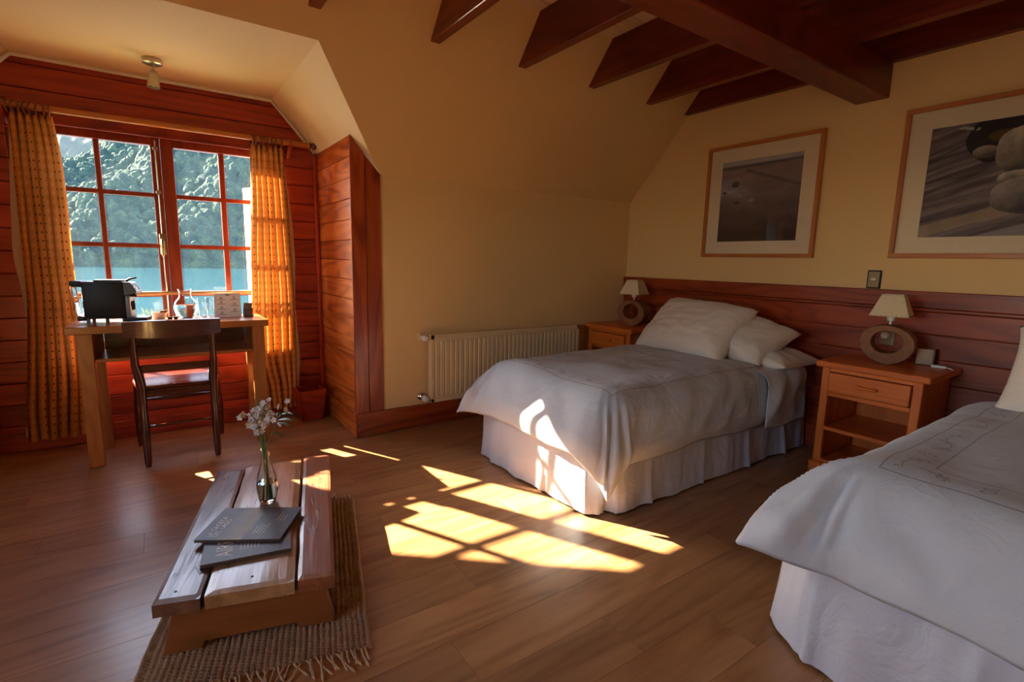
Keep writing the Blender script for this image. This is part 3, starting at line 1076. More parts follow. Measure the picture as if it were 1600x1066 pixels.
for xx in (RX0 + 0.3, RX1 - 0.34):
    bm = bmesh.new()
    bx(bm, xx, xx + 0.04, RY + 0.0505, YK - 0.0005, RZ0 + 0.05, RZ1 - 0.1)
    obj('bracket', bm, RADIATOR, rad)
for zz in (0.665, 0.222):
    bm = bmesh.new()
    lathe(bm, [(0.026, 0), (0.026, 0.006), (0.018, 0.012)], 16, (1.552, YK, zz), Matrix.Rotation(PI / 2, 4, 'X'))
    tube(bm, [(1.552, YK, zz), (1.552, RY + 0.03, zz), (RX0 + 0.01, RY + 0.03, zz)], 0.009, 8)
    v = obj('valve', bm, CHROME if zz < 0.4 else RADIATOR, rad, smooth=True, angle=40)
    bm = bmesh.new()
    lathe(bm, [(0.0, 0.0), (0.020, 0.0), (0.022, 0.01), (0.019, 0.04), (0.013, 0.046), (0.0, 0.046)], 14, (1.552, RY + 0.03, zz), Matrix.Rotation(PI / 2, 4, 'X'), cap=False)
    obj('valve_knob', bm, WHITE, v, smooth=True, angle=40)

# ---------------------------------------------------------------- desk
desk = thing('writing_desk', (0.09, 3.8, 0), 'plain wooden writing desk with an open shelf under the window', 'desk')
DX0, DX1, DY0, DY1, DZ = -0.415, 0.592, 3.587, 4.005, 0.812
centre_box('desk_top', deskwood('X'), desk, DX0, DX1, DY0, DY1, DZ - 0.042, DZ, 0.004)
for (xa, ya) in ((-0.372, 3.612), (0.497, 3.612), (-0.330, 3.935), (0.500, 3.935)):
    w = 0.072 if ya < 3.8 else 0.055
    centre_box('leg', deskwood('Z'), desk, xa, xa + w, ya, ya + w * 0.9, 0, DZ - 0.0425, 0.004)
centre_box('shelf', deskwood('X'), desk, -0.299, 0.496, 3.625, 3.985, 0.603, 0.622, 0.002)
centre_box('side_panel', deskwood('Y'), desk, -0.318, -0.2995, 3.678, 3.934, 0.603, 0.769, 0.002)
centre_box('side_panel', deskwood('Y'), desk, 0.4965, 0.515, 3.678, 3.934, 0.603, 0.769, 0.002)
centre_box('back_panel', chairwood('X'), desk, -0.274, 0.4995, 3.975, 3.985, 0.6225, 0.769, 0.001)  # dark wood puts the shade inside the shelf into the panel colour

# ---------------------------------------------------------------- chair
chair = thing('wooden_chair', (0.08, 3.68, 0), 'dark varnished wooden chair pushed up to the desk', 'chair')
SEAT = 0.445


def turned(pts, rads, seg=12):
    bm = bmesh.new()
    tube(bm, pts, rads, seg)
    return bm


for xb, xt in ((-0.097, -0.118), (0.252, 0.262)):
    pts = [(xb, 3.478, 0.0), (xb, 3.480, 0.03), (xb, 3.485, 0.18), (xb - 0.002 * (1 if xb < 0 else -1), 3.492, 0.30), (xb, 3.50, 0.36), (xb, 3.503, 0.46),
           ((xb + xt) / 2, 3.498, 0.54), (xt, 3.488, 0.60), (xt, 3.474, 0.70), (xt, 3.466, 0.77)]
    rads = [0.014, 0.018, 0.021, 0.022, 0.019, 0.024, 0.025, 0.021, 0.0165, 0.015]
    obj('leg', turned(pts, rads), chairwood('Z'), chair, smooth=True, angle=50)
for xb in (-0.138, 0.312):
    pts = [(xb, 3.90, 0), (xb, 3.90, 0.03), (xb, 3.893, 0.2), (xb * 0.97, 3.885, 0.34), (xb * 0.95, 3.88, 0.43)]
    obj('leg', turned(pts, [0.013, 0.016, 0.021, 0.018, 0.021]), chairwood('Z'), chair, smooth=True, angle=50)
# back rail: broad, gently curved
bm = bmesh.new()
P = []
nu = 17
for face in (0, 1):
    for i in range(nu):
        pass
rings = []
for i in range(nu):
    u = i / (nu - 1)
    x = -0.160 + u * 0.468
    yy = 3.472 - 0.028 * (1 - (2 * u - 1) ** 2)
    zt = 0.846 + 0.004 * math.sin(u * PI)
    zb = 0.758 - 0.010 * math.sin(u * PI)
    if u < 0.06 or u > 0.94:
        zb += 0.006
    rings.append([(x, yy - 0.012, zb), (x, yy - 0.013, zt - 0.004), (x, yy - 0.007, zt), (x, yy + 0.009, zt), (x, yy + 0.013, zt - 0.005), (x, yy + 0.012, zb)])
V = [[bm.verts.new(p) for p in r] for r in rings]
for a, b in zip(V, V[1:]):
    for k in range(6):
        bm.faces.new((a[k], a[(k + 1) % 6], b[(k + 1) % 6], b[k]))
bm.faces.new(V[0][::-1])
bm.faces.new(V[-1])
obj('backrest', bm, chairwood('X'), chair, smooth=True, angle=40)
centre_box('cross_rail', chairwood('X'), chair, -0.093, 0.244, 3.486, 3.508, 0.553, 0.592, 0.005, 2)
bm = bmesh.new()
prism(bm, [(-0.085, 3.500, SEAT), (0.240, 3.500, SEAT), (0.322, 3.905, SEAT), (-0.150, 3.905, SEAT)], (0, 0, 0.022), 0.006)
obj('seat', bm, chairwood('X'), chair)
centre_box('seat_rail', chairwood('X'), chair, -0.082, 0.238, 3.490, 3.514, 0.402, 0.444, 0.004)
bm = bmesh.new()
prism(bm, [(-0.146, 3.89, 0.40), (0.318, 3.89, 0.40), (0.318, 3.872, 0.40), (-0.146, 3.872, 0.40)], (0, 0, 0.0445), 0.003)
obj('seat_rail', bm, chairwood('X'), chair)
for xa, xb in ((-0.097, -0.138), (0.252, 0.310)):
    bm = bmesh.new()
    tube(bm, [(xa, 3.50, 0.425), (xb, 3.885, 0.425)], 0.016, 8)
    obj('seat_rail', bm, chairwood('Y'), chair, smooth=True)
    for zz in (0.16, 0.27):
        obj('stretcher', turned([(xa, 3.487, zz), ((xa * 3 + xb) / 4, 3.59, zz), ((xa + xb) / 2, 3.69, zz), ((xa + 3 * xb) / 4, 3.79, zz), (xb, 3.893, zz)], [0.008, 0.010, 0.013, 0.010, 0.008], 8), chairwood('Y'), chair, smooth=True)
obj('stretcher', turned([(-0.097, 3.487, 0.235), (-0.02, 3.487, 0.235), (0.08, 3.487, 0.235), (0.17, 3.487, 0.235), (0.252, 3.487, 0.235)], [0.007, 0.008, 0.009, 0.008, 0.007], 8), chairwood('X'), chair, smooth=True)
obj('stretcher', turned([(-0.137, 3.89, 0.30), (-0.07, 3.89, 0.30), (0.0, 3.89, 0.30), (0.085, 3.89, 0.30), (0.17, 3.89, 0.30), (0.24, 3.89, 0.30), (0.311, 3.89, 0.30)], [0.008, 0.009, 0.013, 0.015, 0.013, 0.009, 0.008], 8), chairwood('X'), chair, smooth=True)

# ---------------------------------------------------------------- things on the desk
cm = thing('coffee_machine', (-0.22, 3.80, DZ), 'black capsule coffee machine with chrome-framed water tank on the desk', 'coffee machine')
Rm = Matrix.Translation((-0.215, 3.79, DZ)) @ Matrix.Rotation(math.radians(-14), 4, 'Z')


def cbox(name, mat, parent, x0, x1, y0, y1, z0, z1, bev=0.004, seg=2):
    bm = bmesh.new()
    bx(bm, x0, x1, y0, y1, z0, z1, bev, seg, Rm)
    return obj(name, bm, mat, parent, smooth=True, angle=35)


cbox('body', BLACK, cm, -0.115, 0.085, -0.058, 0.058, 0.026, 0.240, 0.008)
bm = bmesh.new()
prism(bm, [(0.080, -0.056, 0.238), (0.118, -0.056, 0.236), (0.148, -0.056, 0.180), (0.140, -0.056, 0.170), (0.080, -0.056, 0.155)], (0, 0.112, 0), 0.005)
bm.transform(Rm)
hd = obj('brew_head', bm, DKGREY, cm)
for yy, zz in ((-0.028, 0.198), (0.022, 0.198), (-0.028, 0.220), (0.022, 0.220)):
    bm = bmesh.new()
    Mb = Rm @ Matrix.Translation((0.1385 - (zz - 0.198) * 0.54, yy, zz)) @ Matrix.Rotation(math.radians(61.8), 4, 'Y')
    bx(bm, -0.007, 0.007, -0.008, 0.008, -0.001, 0.0025, 0.001, 1, Mb)
    obj('button', bm, CHROME if zz < 0.21 else GREY, hd)
cbox('front_panel', GREY, cm, 0.085, 0.108, -0.050, 0.050, 0.030, 0.158, 0.004)
bm = bmesh.new()
for k_ in range(5):
    yy = -0.024 + 0.012 * k_
    tube(bm, [Rm @ Vector((0.109, yy - 0.004, 0.125)), Rm @ Vector((0.110, yy - 0.007 * (2 - k_) * 0.4, 0.10)), Rm @ Vector((0.109, yy + 0.004, 0.072))], 0.0022, 6)
obj('embossed_bars', bm, BLACK, cm)
bm = bmesh.new()
lathe(bm, [(0.012, 0.0), (0.014, 0.016)], 12, (0, 0, 0), Rm @ Matrix.Translation((0.120, 0.0, 0.150)))
obj('spout', bm, BLACK, cm)
cbox('drip_tray', BLACK, cm, 0.080, 0.185, -0.052, 0.052, 0.008, 0.030, 0.004)
bm = bmesh.new()
tube(bm, [Rm @ Vector((-0.112, -0.045, 0.236)), Rm @ Vector((-0.155, -0.045, 0.232)), Rm @ Vector((-0.168, -0.045, 0.205)), Rm @ Vector((-0.150, -0.045, 0.045)), Rm @ Vector((-0.112, -0.045, 0.036))], 0.0045, 8)
tube(bm, [Rm @ Vector((-0.112, 0.045, 0.236)), Rm @ Vector((-0.155, 0.045, 0.232)), Rm @ Vector((-0.168, 0.045, 0.205)), Rm @ Vector((-0.150, 0.045, 0.045)), Rm @ Vector((-0.112, 0.045, 0.036))], 0.0045, 8)
obj('tank_frame', bm, CHROME, cm, smooth=True)
bm = bmesh.new()
prism(bm, [(-0.116, -0.042, 0.040), (-0.148, -0.042, 0.046), (-0.163, -0.042, 0.205), (-0.152, -0.042, 0.226), (-0.116, -0.042, 0.230)], (0, 0.084, 0), 0.003)
bm.transform(Rm)
obj('water_tank', bm, CLEAR, cm)
bm = bmesh.new()
bx(bm, -0.172, -0.112, -0.050, 0.050, 0.208, 0.243, 0.008, 2, Rm)
obj('tank_lid', bm, BLACK, cm, smooth=True, angle=35)
cbox('tank_base', BLACK, cm, -0.150, -0.110, -0.050, 0.050, 0.014, 0.038, 0.006)
cbox('top_plate', DKGREY, cm, -0.06, 0.075, -0.045, 0.045, 0.2405, 0.250, 0.003)
bm = bmesh.new()
tube(bm, [Rm @ Vector((0.085, 0, 0.241)), Rm @ Vector((0.105, 0, 0.256)), Rm @ Vector((0.138, 0, 0.262))], [0.007, 0.006, 0.004], 8)
obj('lever', bm, BLACK, cm, smooth=True)
for xx, yy in ((-0.10, -0.04), (-0.10, 0.04), (0.07, -0.04), (0.07, 0.04), (-0.01, -0.04)):
    bm = bmesh.new()
    lathe(bm, [(0.009, 0.0), (0.010, 0.028)], 10, (0, 0, 0), Rm @ Matrix.Translation((xx, yy, 0)))
    obj('foot', bm, DKGREY, cm)

car = thing('water_carafe', (0.158, 3.86, DZ), 'clear glass carafe half full of water on the desk', 'carafe')
bm = bmesh.new()
lathe(bm, [(0.0, 0.0), (0.048, 0.0), (0.052, 0.006), (0.066, 0.055), (0.068, 0.080), (0.058, 0.108), (0.040, 0.128), (0.034, 0.142), (0.034, 0.165), (0.040, 0.186), (0.0385, 0.186),
           (0.0320, 0.165), (0.032, 0.142), (0.038, 0.127), (0.056, 0.106), (0.0655, 0.080), (0.0635, 0.055), (0.049, 0.010), (0.0, 0.008)], 28, car.location, cap=False)
obj('body', bm, CLEAR, car, smooth=True, angle=50)
bm = bmesh.new()
lathe(bm, [(0.0, 0.0085), (0.0485, 0.0105), (0.063, 0.055), (0.065, 0.080), (0.063, 0.088), (0.0, 0.088)], 28, car.location, cap=False)
obj('water', bm, WATER, car, smooth=True, angle=50)
for i, (gx, gy) in enumerate(((0.252, 3.835), (0.300, 3.87), (0.345, 3.90))):
    bm = bmesh.new()
    lathe(bm, [(0.0, 0.0), (0.026, 0.0), (0.0335, 0.132), (0.0322, 0.132), (0.0248, 0.008), (0.0, 0.008)], 20, (gx, gy, DZ), cap=False)
    tag(obj('tumbler', bm, CLEAR, None, smooth=True, angle=50), ('clear glass tumbler right beside the carafe', 'clear glass tumbler in the middle of the three', 'clear glass tumbler nearest the folded card')[i], 'glass', 'tumblers on the desk')

card = thing('tent_card', (0.40, 3.86, DZ), 'white folded card with small printed icons standing on the desk', 'card')
bm = bmesh.new()
cy0, cy1 = 3.83, 3.89
Mc = Matrix.Rotation(0, 4, 'Z')
for (ya, yb_) in ((cy0, 3.8595), (cy1, 3.8605)):
    prism(bm, [(0.318, ya, DZ), (0.470, ya, DZ), (0.470, yb_, DZ + 0.155), (0.318, yb_, DZ + 0.155)], (0, 0.0012 if ya == cy0 else -0.0012, 0))
obj('sheet', bm, PAPER, card)
bm = bmesh.new()
rnd = random.Random(2)


def cardpt(u, v):
    return Vector((0.318 + u * 0.152, cy0 + v * 0.0295 - 0.0006, DZ + v * 0.155))


for u in (0.25, 0.75):
    for v in ((0.78, 0.60, 0.38, 0.16) if u < 0.5 else (0.78, 0.52, 0.27)):
        for (du, dv, w_, h_) in ((0, 0.0, 0.05, 0.012), (-0.03, 0.045, 0.010, 0.05), (0.03, 0.045, 0.010, 0.05), (0, -0.05, 0.16, 0.010)):
            q = [bm.verts.new(cardpt(u + du + a * w_ / 1, v + dv + b * h_)) for a, b in ((-1, -1), (1, -1), (1, 1), (-1, 1))]
            bm.faces.new(q)
for du in (-0.24, -0.12, -0.03, 0.03, 0.12, 0.24):
    q = [bm.verts.new(cardpt(0.5 + du + a * 0.035, 0.93 + b * (0.03 if abs(du) < 0.05 else 0.008))) for a, b in ((-1, -1), (1, -1), (1, 1), (-1, 1))]
    bm.faces.new(q)
obj('printed_icons', bm, INK, card)

st = thing('card_stand', (0.503, 3.83, DZ), 'small tilted wooden stand at the right end of the desk', 'stand')
bm = bmesh.new()
Ms = Matrix.Translation((0.503, 3.82, DZ + 0.002)) @ Matrix.Rotation(math.radians(-20), 4, 'Z') @ Matrix.Rotation(math.radians(-18), 4, 'X')
bx(bm, -0.026, 0.026, -0.004, 0.004, 0.0, 0.092, 0.001, 1, Ms)
obj('face_plate', bm, plain('walnut_plate', (0.16, 0.085, 0.045), 0.4), st)
bm = bmesh.new()
bx(bm, -0.026, 0.026, -0.0052, -0.0042, 0.040, 0.044, 0, 1, Ms)
obj('groove', bm, BLACK, st)
bm = bmesh.new()
bx(bm, -0.028, 0.028, 0.006, 0.050, 0.0, 0.012, 0.003, 1, Matrix.Translation((0.503, 3.82, DZ)) @ Matrix.Rotation(math.radians(-20), 4, 'Z'))
bx(bm, -0.028, 0.028, 0.010, 0.016, 0.010, 0.06, 0.002, 1, Matrix.Translation((0.503, 3.82, DZ)) @ Matrix.Rotation(math.radians(-20), 4, 'Z') @ Matrix.Rotation(math.radians(-10), 4, 'X'))
obj('base', bm, BLACK, st)

bw = thing('sugar_dish', (0.015, 3.84, DZ), 'white porcelain dish holding brown sachets on the desk', 'dish')
bm = bmesh.new()
lathe(bm, [(0.0, 0.0), (0.028, 0.0), (0.030, 0.006), (0.045, 0.045), (0.0435, 0.045), (0.028, 0.008), (0.0, 0.007)], 24, bw.location, cap=False)
obj('bowl', bm, WHITE, bw, smooth=True, angle=50)
for i in range(2):
    bm = bmesh.new()
    bx(bm, -0.018, 0.018, -0.002, 0.002, 0, 0.05, 0.0008, 1, Matrix.Translation((0.028 + 0.008 * i, 3.83 + 0.007 * i, DZ + 0.010)) @ Matrix.Rotation(0.5 + 0.3 * i, 4, 'Z') @ Matrix.Rotation(0.3, 4, 'X'))
    tag(obj('sugar_sachet', bm, plain('brown_sachet', (0.22, 0.10, 0.04), 0.6), None), ('small brown paper sachet at the front of the white dish', 'small brown paper sachet at the back of the white dish')[i], 'sachet', 'sachets in the dish')
for i in range(2):
    bm = bmesh.new()
    lathe(bm, [(0.0, 0.0), (0.010, 0.0), (0.015, 0.018), (0.018, 0.019), (0.018, 0.021), (0.0, 0.021)], 14, (0.068 + 0.03 * i, 3.78 + 0.015 * i, DZ), cap=False)
    tag(obj('coffee_capsule', bm, plain('dark_foil_capsule', (0.03, 0.022, 0.018), 0.3, metal=0.5), None, smooth=True, angle=40), ('dark coffee capsule in front of the sugar dish', 'dark coffee capsule nearer the carafe')[i], 'capsule', 'coffee capsules on the desk')

# ---------------------------------------------------------------- waste basket
wb = thing('waste_basket', (0.905, 3.93, 0), 'small tapered wooden waste basket in the dormer corner', 'waste basket')
b0, b1, hB = 0.075, 0.102, 0.235
cxb, cyb = 0.912, 3.955
for k_ in range(4):
    a = k_ * PI / 2
    bm = bmesh.new()
    prism(bm, [(-b0, -b0, 0.004), (b0, -b0, 0.004), (b1, -b1, hB), (-b1, -b1, hB)], (0, 0.012, 0), 0.002)
    bm.transform(Matrix.Translation((cxb, cyb, 0)) @ Matrix.Rotation(a + 0.06, 4, 'Z'))
    obj('side_panel', bm, redpine('X'), wb)
bm = bmesh.new()
bx(bm, -b0 + 0.01, b0 - 0.01, -b0 + 0.01, b0 - 0.01, 0.004, 0.014, 0, 1, Matrix.Translation((cxb, cyb, 0)) @ Matrix.Rotation(0.06, 4, 'Z'))
obj('bottom', bm, redpine('X'), wb)

# ---------------------------------------------------------------- curtain rod, rings, curtains
ROD_Y, ROD_Z = 4.045, 2.018
rod = thing('curtain_rod', (0.1, ROD_Y, ROD_Z), 'honey-coloured wooden curtain rod above the window', 'curtain rod')
bm = bmesh.new()
tube(bm, [(-0.80, ROD_Y, ROD_Z), (1.00, ROD_Y, ROD_Z)], 0.019, 14)
obj('pole', bm, wood('rod_wood', (0.32, 0.09, 0.014), (0.42, 0.13, 0.022), (0.50, 0.18, 0.036), 'X', rough=0.35, knots=0.0, var=0.0), rod, smooth=True, angle=50)
for xx, s_ in ((1.0, 1), (-0.80, -1)):
    bm = bmesh.new()
    lathe(bm, [(0.016, 0), (0.024, 0.006), (0.016, 0.014), (0.020, 0.022), (0.026, 0.032), (0.022, 0.044), (0.010, 0.05)], 14, (xx, ROD_Y, ROD_Z), Matrix.Rotation(s_ * PI / 2, 4, 'Y'))
    obj('finial', bm, chairwood('X'), rod, smooth=True, angle=50)
for xx in (-0.622, 0.868):
    bm = bmesh.new()
    bx(bm, xx - 0.013, xx + 0.013, YW - 0.020, YW - 0.001, ROD_Z - 0.11, ROD_Z + 0.05, 0.003)
    prism(bm, [(xx - 0.010, YW - 0.02, ROD_Z - 0.10), (xx - 0.010, YW - 0.02, ROD_Z - 0.015), (xx - 0.010, ROD_Y - 0.022, ROD_Z - 0.015), (xx - 0.010, ROD_Y - 0.015, ROD_Z - 0.035)], (0.02, 0, 0), 0.002)
    torus(bm, (xx, ROD_Y, ROD_Z), 0.023, 0.005, 'X', 16, 6)
    obj('bracket', bm, redpine('Z'), rod)
m_cur, nt, out = new_mat('curtain_cotton')
uv = N(nt, 'UVMap', uv_map='cloth')
sep = N(nt, 'SeparateXYZ')
L(nt, uv.outputs[0], sep.inputs[0])


def dots(offu, offv, su, sv, rad, ringw=None):
    fu = math_n(nt, 'SUBTRACT', math_n(nt, 'FRACT', math_n(nt, 'ADD', math_n(nt, 'DIVIDE', sep.outputs[0], su), offu)), 0.5)
    fv = math_n(nt, 'SUBTRACT', math_n(nt, 'FRACT', math_n(nt, 'ADD', math_n(nt, 'DIVIDE', sep.outputs[1], sv), offv)), 0.5)
    d = math_n(nt, 'ADD', math_n(nt, 'ABSOLUTE', math_n(nt, 'MULTIPLY', fu, su)), math_n(nt, 'ABSOLUTE', math_n(nt, 'MULTIPLY', fv, sv)))
    if ringw:
        return math_n(nt, 'LESS_THAN', math_n(nt, 'ABSOLUTE', math_n(nt, 'SUBTRACT', d, rad)), ringw)
    return math_n(nt, 'LESS_THAN', d, rad)


d1 = dots(0, 0, 0.060, 0.050, 0.0078)
d2 = dots(0.5, 0.5, 0.060, 0.050, 0.0100, 0.0022)
c1 = mixc(nt, math_n(nt, 'MULTIPLY', d1, 0.85), (0.56, 0.235, 0.050), (0.06, 0.03, 0.03))
c1 = mixc(nt, math_n(nt, 'MULTIPLY', d2, 0.8), c1, (0.72, 0.42, 0.22))
nn = N(nt, 'TexNoise', i_Scale=500.0)
L(nt, uv.outputs[0], nn.inputs['Vector'])
b1 = bsdf(nt, out, c1, 0.9, spec=0.15, bump=nn.outputs[0], bump_s=0.1, bump_d=0.002)
tr = N(nt, 'BsdfTranslucent')
L(nt, c1, tr.inputs[0])
mx = N(nt, 'MixShader')
mx.inputs[0].default_value = 0.17
L(nt, b1.outputs[0], mx.inputs[1])
L(nt, tr.outputs[0], mx.inputs[2])
L(nt, mx.outputs[0], out.inputs[0])
CUR_LINING = plain('pale_curtain_lining', (0.72, 0.62, 0.48), 0.9)


def curtain(name, prof, folds, seed, label):
    """prof: list of (z, x_left, x_right); a gathered cloth hung from rings"""
    nu, nv = folds * 12 + 1, 46
    top = prof[0][0]
    bot = prof[-1][0]
    zsamp = [p[0] for p in prof]
    root = thing(name, ((prof[0][1] + prof[0][2]) / 2, ROD_Y + 0.01, bot), label, 'curtain', 'window curtains')
    rnd = random.Random(seed)
    ph = [rnd.uniform(-0.7, 0.7) for _ in range(folds + 2)]
    P, UV = [], []
    for j in range(nv):
        v = j / (nv - 1)
        z_ = top + (bot - top) * v
        xl = np.interp(-z_, [-q for q in zsamp], [p[1] for p in prof])
        xr = np.interp(-z_, [-q for q in zsamp], [p[2] for p in prof])
        row, ruv = [], []
        for i in range(nu):
            u = i / (nu - 1)
            fi = u * folds
            k0 = int(fi)
            phv = ph[k0] + (ph[k0 + 1] - ph[k0]) * (fi - k0)
            a = 2 * PI * fi + phv * sstep(0.1, 0.8, v) * 1.6
            amp = 0.024 + 0.014 * sstep(0.0, 0.3, v) + 0.006 * nz(u * 5, v * 2, seed)
            if v < 0.06:
                amp *= 0.75
            yy = ROD_Y + 0.022 + amp * math.sin(a) + 0.006 * nz(u * 9, v * 4, seed + 5)
            x_ = xl + (xr - xl) * u + 0.011 * math.cos(a) * (0.4 + 0.6 * sstep(0, 0.2, v)) + 0.006 * nz(u * 4, v * 3, seed + 9)
            zz = z_ + (0.006 * math.sin(a * 0.5 + seed) if v > 0.97 else 0)
            if v == 0:
                zz += 0.008 * math.sin(a)
            row.append((x_, min(yy, YW - 0.036), zz))
            ruv.append((u * 0.84, z_))
        P.append(row)
        UV.append(ruv)
    bm = bmesh.new()
    uvl = bm.loops.layers.uv.new('cloth')
    V, fs = grid(bm, P)
    idx = {}
    for j in range(nv):
        for i in range(nu):
            idx[V[j][i]] = UV[j][i]
    for f in bm.faces:
        for lp in f.loops:
            lp[uvl].uv = idx[lp.vert]
    o = obj('cloth', bm, m_cur, root, smooth=True)
    # heading tape
    bm = bmesh.new()
    grid(bm, [[(p[0], p[1] + 0.004, p[2] - dz) for p in P[0]] for dz in (0.0, 0.045)])
    obj('heading_tape', bm, CUR_LINING, root, smooth=True)
    # lining edge that peeks out behind the outer side
    return root


PL_ = [(1.985, -0.603, -0.415), (1.80, -0.607, -0.400), (1.5, -0.612, -0.395), (1.2, -0.616, -0.397), (0.95, -0.622, -0.392), (0.7, -0.640, -0.392), (0.45, -0.665, -0.395), (0.25, -0.690, -0.405), (0.085, -0.690, -0.420)]
curtain('window_curtain', PL_, 6, 3, 'gathered orange patterned curtain left of the window, behind the coffee machine')
PR_ = [(1.985, 0.604, 0.820), (1.80, 0.600, 0.822), (1.55, 0.588, 0.832), (1.3, 0.574, 0.838), (1.0, 0.566, 0.846), (0.72, 0.552, 0.850), (0.45, 0.552, 0.848), (0.28, 0.605, 0.846), (0.085, 0.628, 0.838)]
curtain('window_curtain', PR_, 6, 8, 'gathered orange patterned curtain right of the window, beside the waste basket')
# lining strips seen at the outer edges
for xs, lab in (([-0.600, -0.640, -0.655, -0.628, -0.655, -0.700], 'left'), ([0.822, 0.872, 0.880, 0.866, 0.886, 0.858], 'right')):
    s_ = -1 if lab == 'left' else 1
    bm = bmesh.new()
    zz = [1.96, 1.45, 1.2, 0.85, 0.45, 0.10]
    grid(bm, [[(x_ - s_ * 0.06, YW - 0.050, z_), (x_ - s_ * 0.03, YW - 0.034, z_), (x_, YW - 0.048, z_)] for x_, z_ in zip(np.interp(np.linspace(0, 5, 22), range(6), xs), np.interp(np.linspace(0, 5, 22), range(6), zz))])
    par = [o for o in bpy.data.objects if o.name.startswith('window_curtain')][0 if lab == 'left' else 1]
    obj('lining', bm, CUR_LINING, par, smooth=True)
rnd = random.Random(4)
RINGMAT = plain('dark_wood_ring', (0.16, 0.05, 0.018), 0.4, coat=0.3)
ring_me = None
for side, (xa, xb) in (('left', (-0.595, -0.425)), ('right', (0.622, 0.80))):
    for i in range(8):
        x_ = xa + (xb - xa) * i / 7
        if ring_me is None:
            bm = bmesh.new()
            torus(bm, (0, 0, 0), 0.030, 0.0048, 'X', 18, 6)
            ro = obj('curtain_ring', bm, RINGMAT, None, (0, 0, 0), smooth=True)
            ring_me = ro.data
        else:
            ro = bpy.data.objects.new('curtain_ring', ring_me)
            COL.objects.link(ro)
        ro.location = (x_, ROD_Y, ROD_Z - 0.010)
        ro.rotation_euler = (0, 0, rnd.uniform(-0.35, 0.35))
        tag(ro, ('first', 'second', 'third', 'fourth', 'fifth', 'sixth', 'seventh', 'eighth')[i] + ' dark wooden curtain ring from the left above the ' + side + ' curtain', 'curtain ring', 'curtain rings above the ' + side + ' curtain')

# ---------------------------------------------------------------- ceiling spot
spo = thing('ceiling_spotlight', (0.082, 3.76, ZC), 'small brushed metal spotlight on the dormer ceiling', 'spotlight')
c0 = Vector((0.082, 3.76, ZC))
bm = bmesh.new()
lathe(bm, [(0.0, 0), (0.050, 0), (0.052, -0.004), (0.050, -0.024), (0.044, -0.028), (0.0, -0.028)], 28, c0, cap=False)
obj('base', bm, STEEL, spo, smooth=True, angle=40)
bm = bmesh.new()
tube(bm, [c0 + Vector((0, 0, -0.028)), c0 + Vector((0.002, 0, -0.052)), c0 + Vector((0.004, 0, -0.06))], 0.007, 10)
obj('stem', bm, STEEL, spo, smooth=True)
bm = bmesh.new()
Mh = Matrix.Translation(c0 + Vector((0.004, 0, -0.055))) @ Matrix.Rotation(0.07, 4, 'Y')
lathe(bm, [(0.006, 0.0), (0.014, -0.008), (0.024, -0.035), (0.030, -0.070), (0.032, -0.098), (0.029, -0.098), (0.027, -0.070), (0.0, -0.066)], 24, (0, 0, 0), Mh, cap=False)
obj('shade', bm, plain('frosted_metal_shade', (0.50, 0.43, 0.30), 0.35, metal=0.6), spo, smooth=True, angle=50)
bm = bmesh.new()
lathe(bm, [(0.0, -0.070), (0.022, -0.072), (0.026, -0.090), (0.0, -0.092)], 20, (0, 0, 0), Mh, cap=False)
obj('bulb', bm, CLEAR, spo, smooth=True, angle=50)

# ---------------------------------------------------------------- pictures
def print_mesh(name, parent, y0, y1, z0, z1, xp, fun, n=150):
    """flat print: a grid with its picture in a colour attribute; u runs left to right as seen (from +y to -y)"""
    us = np.linspace(0, 1, n)
    U, Vv = np.meshgrid(us, us)
    colr = np.clip(fun(U, Vv), 0, 1)
    X = np.full(U.shape, xp)
    verts = np.stack([X, y1 + (y0 - y1) * U, z0 + (z1 - z0) * Vv], -1).reshape(-1, 3)
    idx = np.arange(n * n).reshape(n, n)
    faces = np.stack([idx[:-1, :-1], idx[:-1, 1:], idx[1:, 1:], idx[1:, :-1]], -1).reshape(-1, 4)
    base = world_loc(parent)
    verts = verts - np.array(base)
    me = bpy.data.meshes.new(name)
    me.from_pydata(verts.tolist(), [], faces.tolist())
    ca = me.color_attributes.new('print', 'FLOAT_COLOR', 'POINT')
    rgba = np.ones((n * n, 4), dtype=np.float32)
    rgba[:, :3] = colr.reshape(-1, 3)
    ca.data.foreach_set('color', rgba.ravel())
    if 'print' not in MATS:
        m, nt, out = new_mat('photo_print')
        at = N(nt, 'VertexColor', layer_name='print')
        bsdf(nt, out, at.outputs[0], 0.6, spec=0.2)
        MATS['print'] = m
    me.materials.append(MATS['print'])
    o = bpy.data.objects.new(name, me)
    COL.objects.link(o)
    o.parent = parent
    return o


def fbm(U, V, sx, sy, seed, octv=5):
    rng = np.random.RandomState(seed)
    out = np.zeros(U.shape)
    amp, tot = 1.0, 0.0
    for k_ in range(octv):
        nxg, nyg = int(sx * 2 ** k_) + 3, int(sy * 2 ** k_) + 3
        g = rng.rand(nyg, nxg)
        x, y = U * sx * 2 ** k_, V * sy * 2 ** k_
        xi, yi = np.floor(x).astype(int), np.floor(y).astype(int)
        fx, fy = x - xi, y - yi
        fx, fy = fx * fx * (3 - 2 * fx), fy * fy * (3 - 2 * fy)
        v = g[yi, xi] * (1 - fx) * (1 - fy) + g[yi, xi + 1] * fx * (1 - fy) + g[yi + 1, xi] * (1 - fx) * fy + g[yi + 1, xi + 1] * fx * fy
        out += v * amp
        tot += amp
        amp *= 0.55
    return out / tot


def lerp3(f, a, b):
    f = np.clip(f, 0, 1)[..., None]
    return np.array(a) * (1 - f) + np.array(b) * f


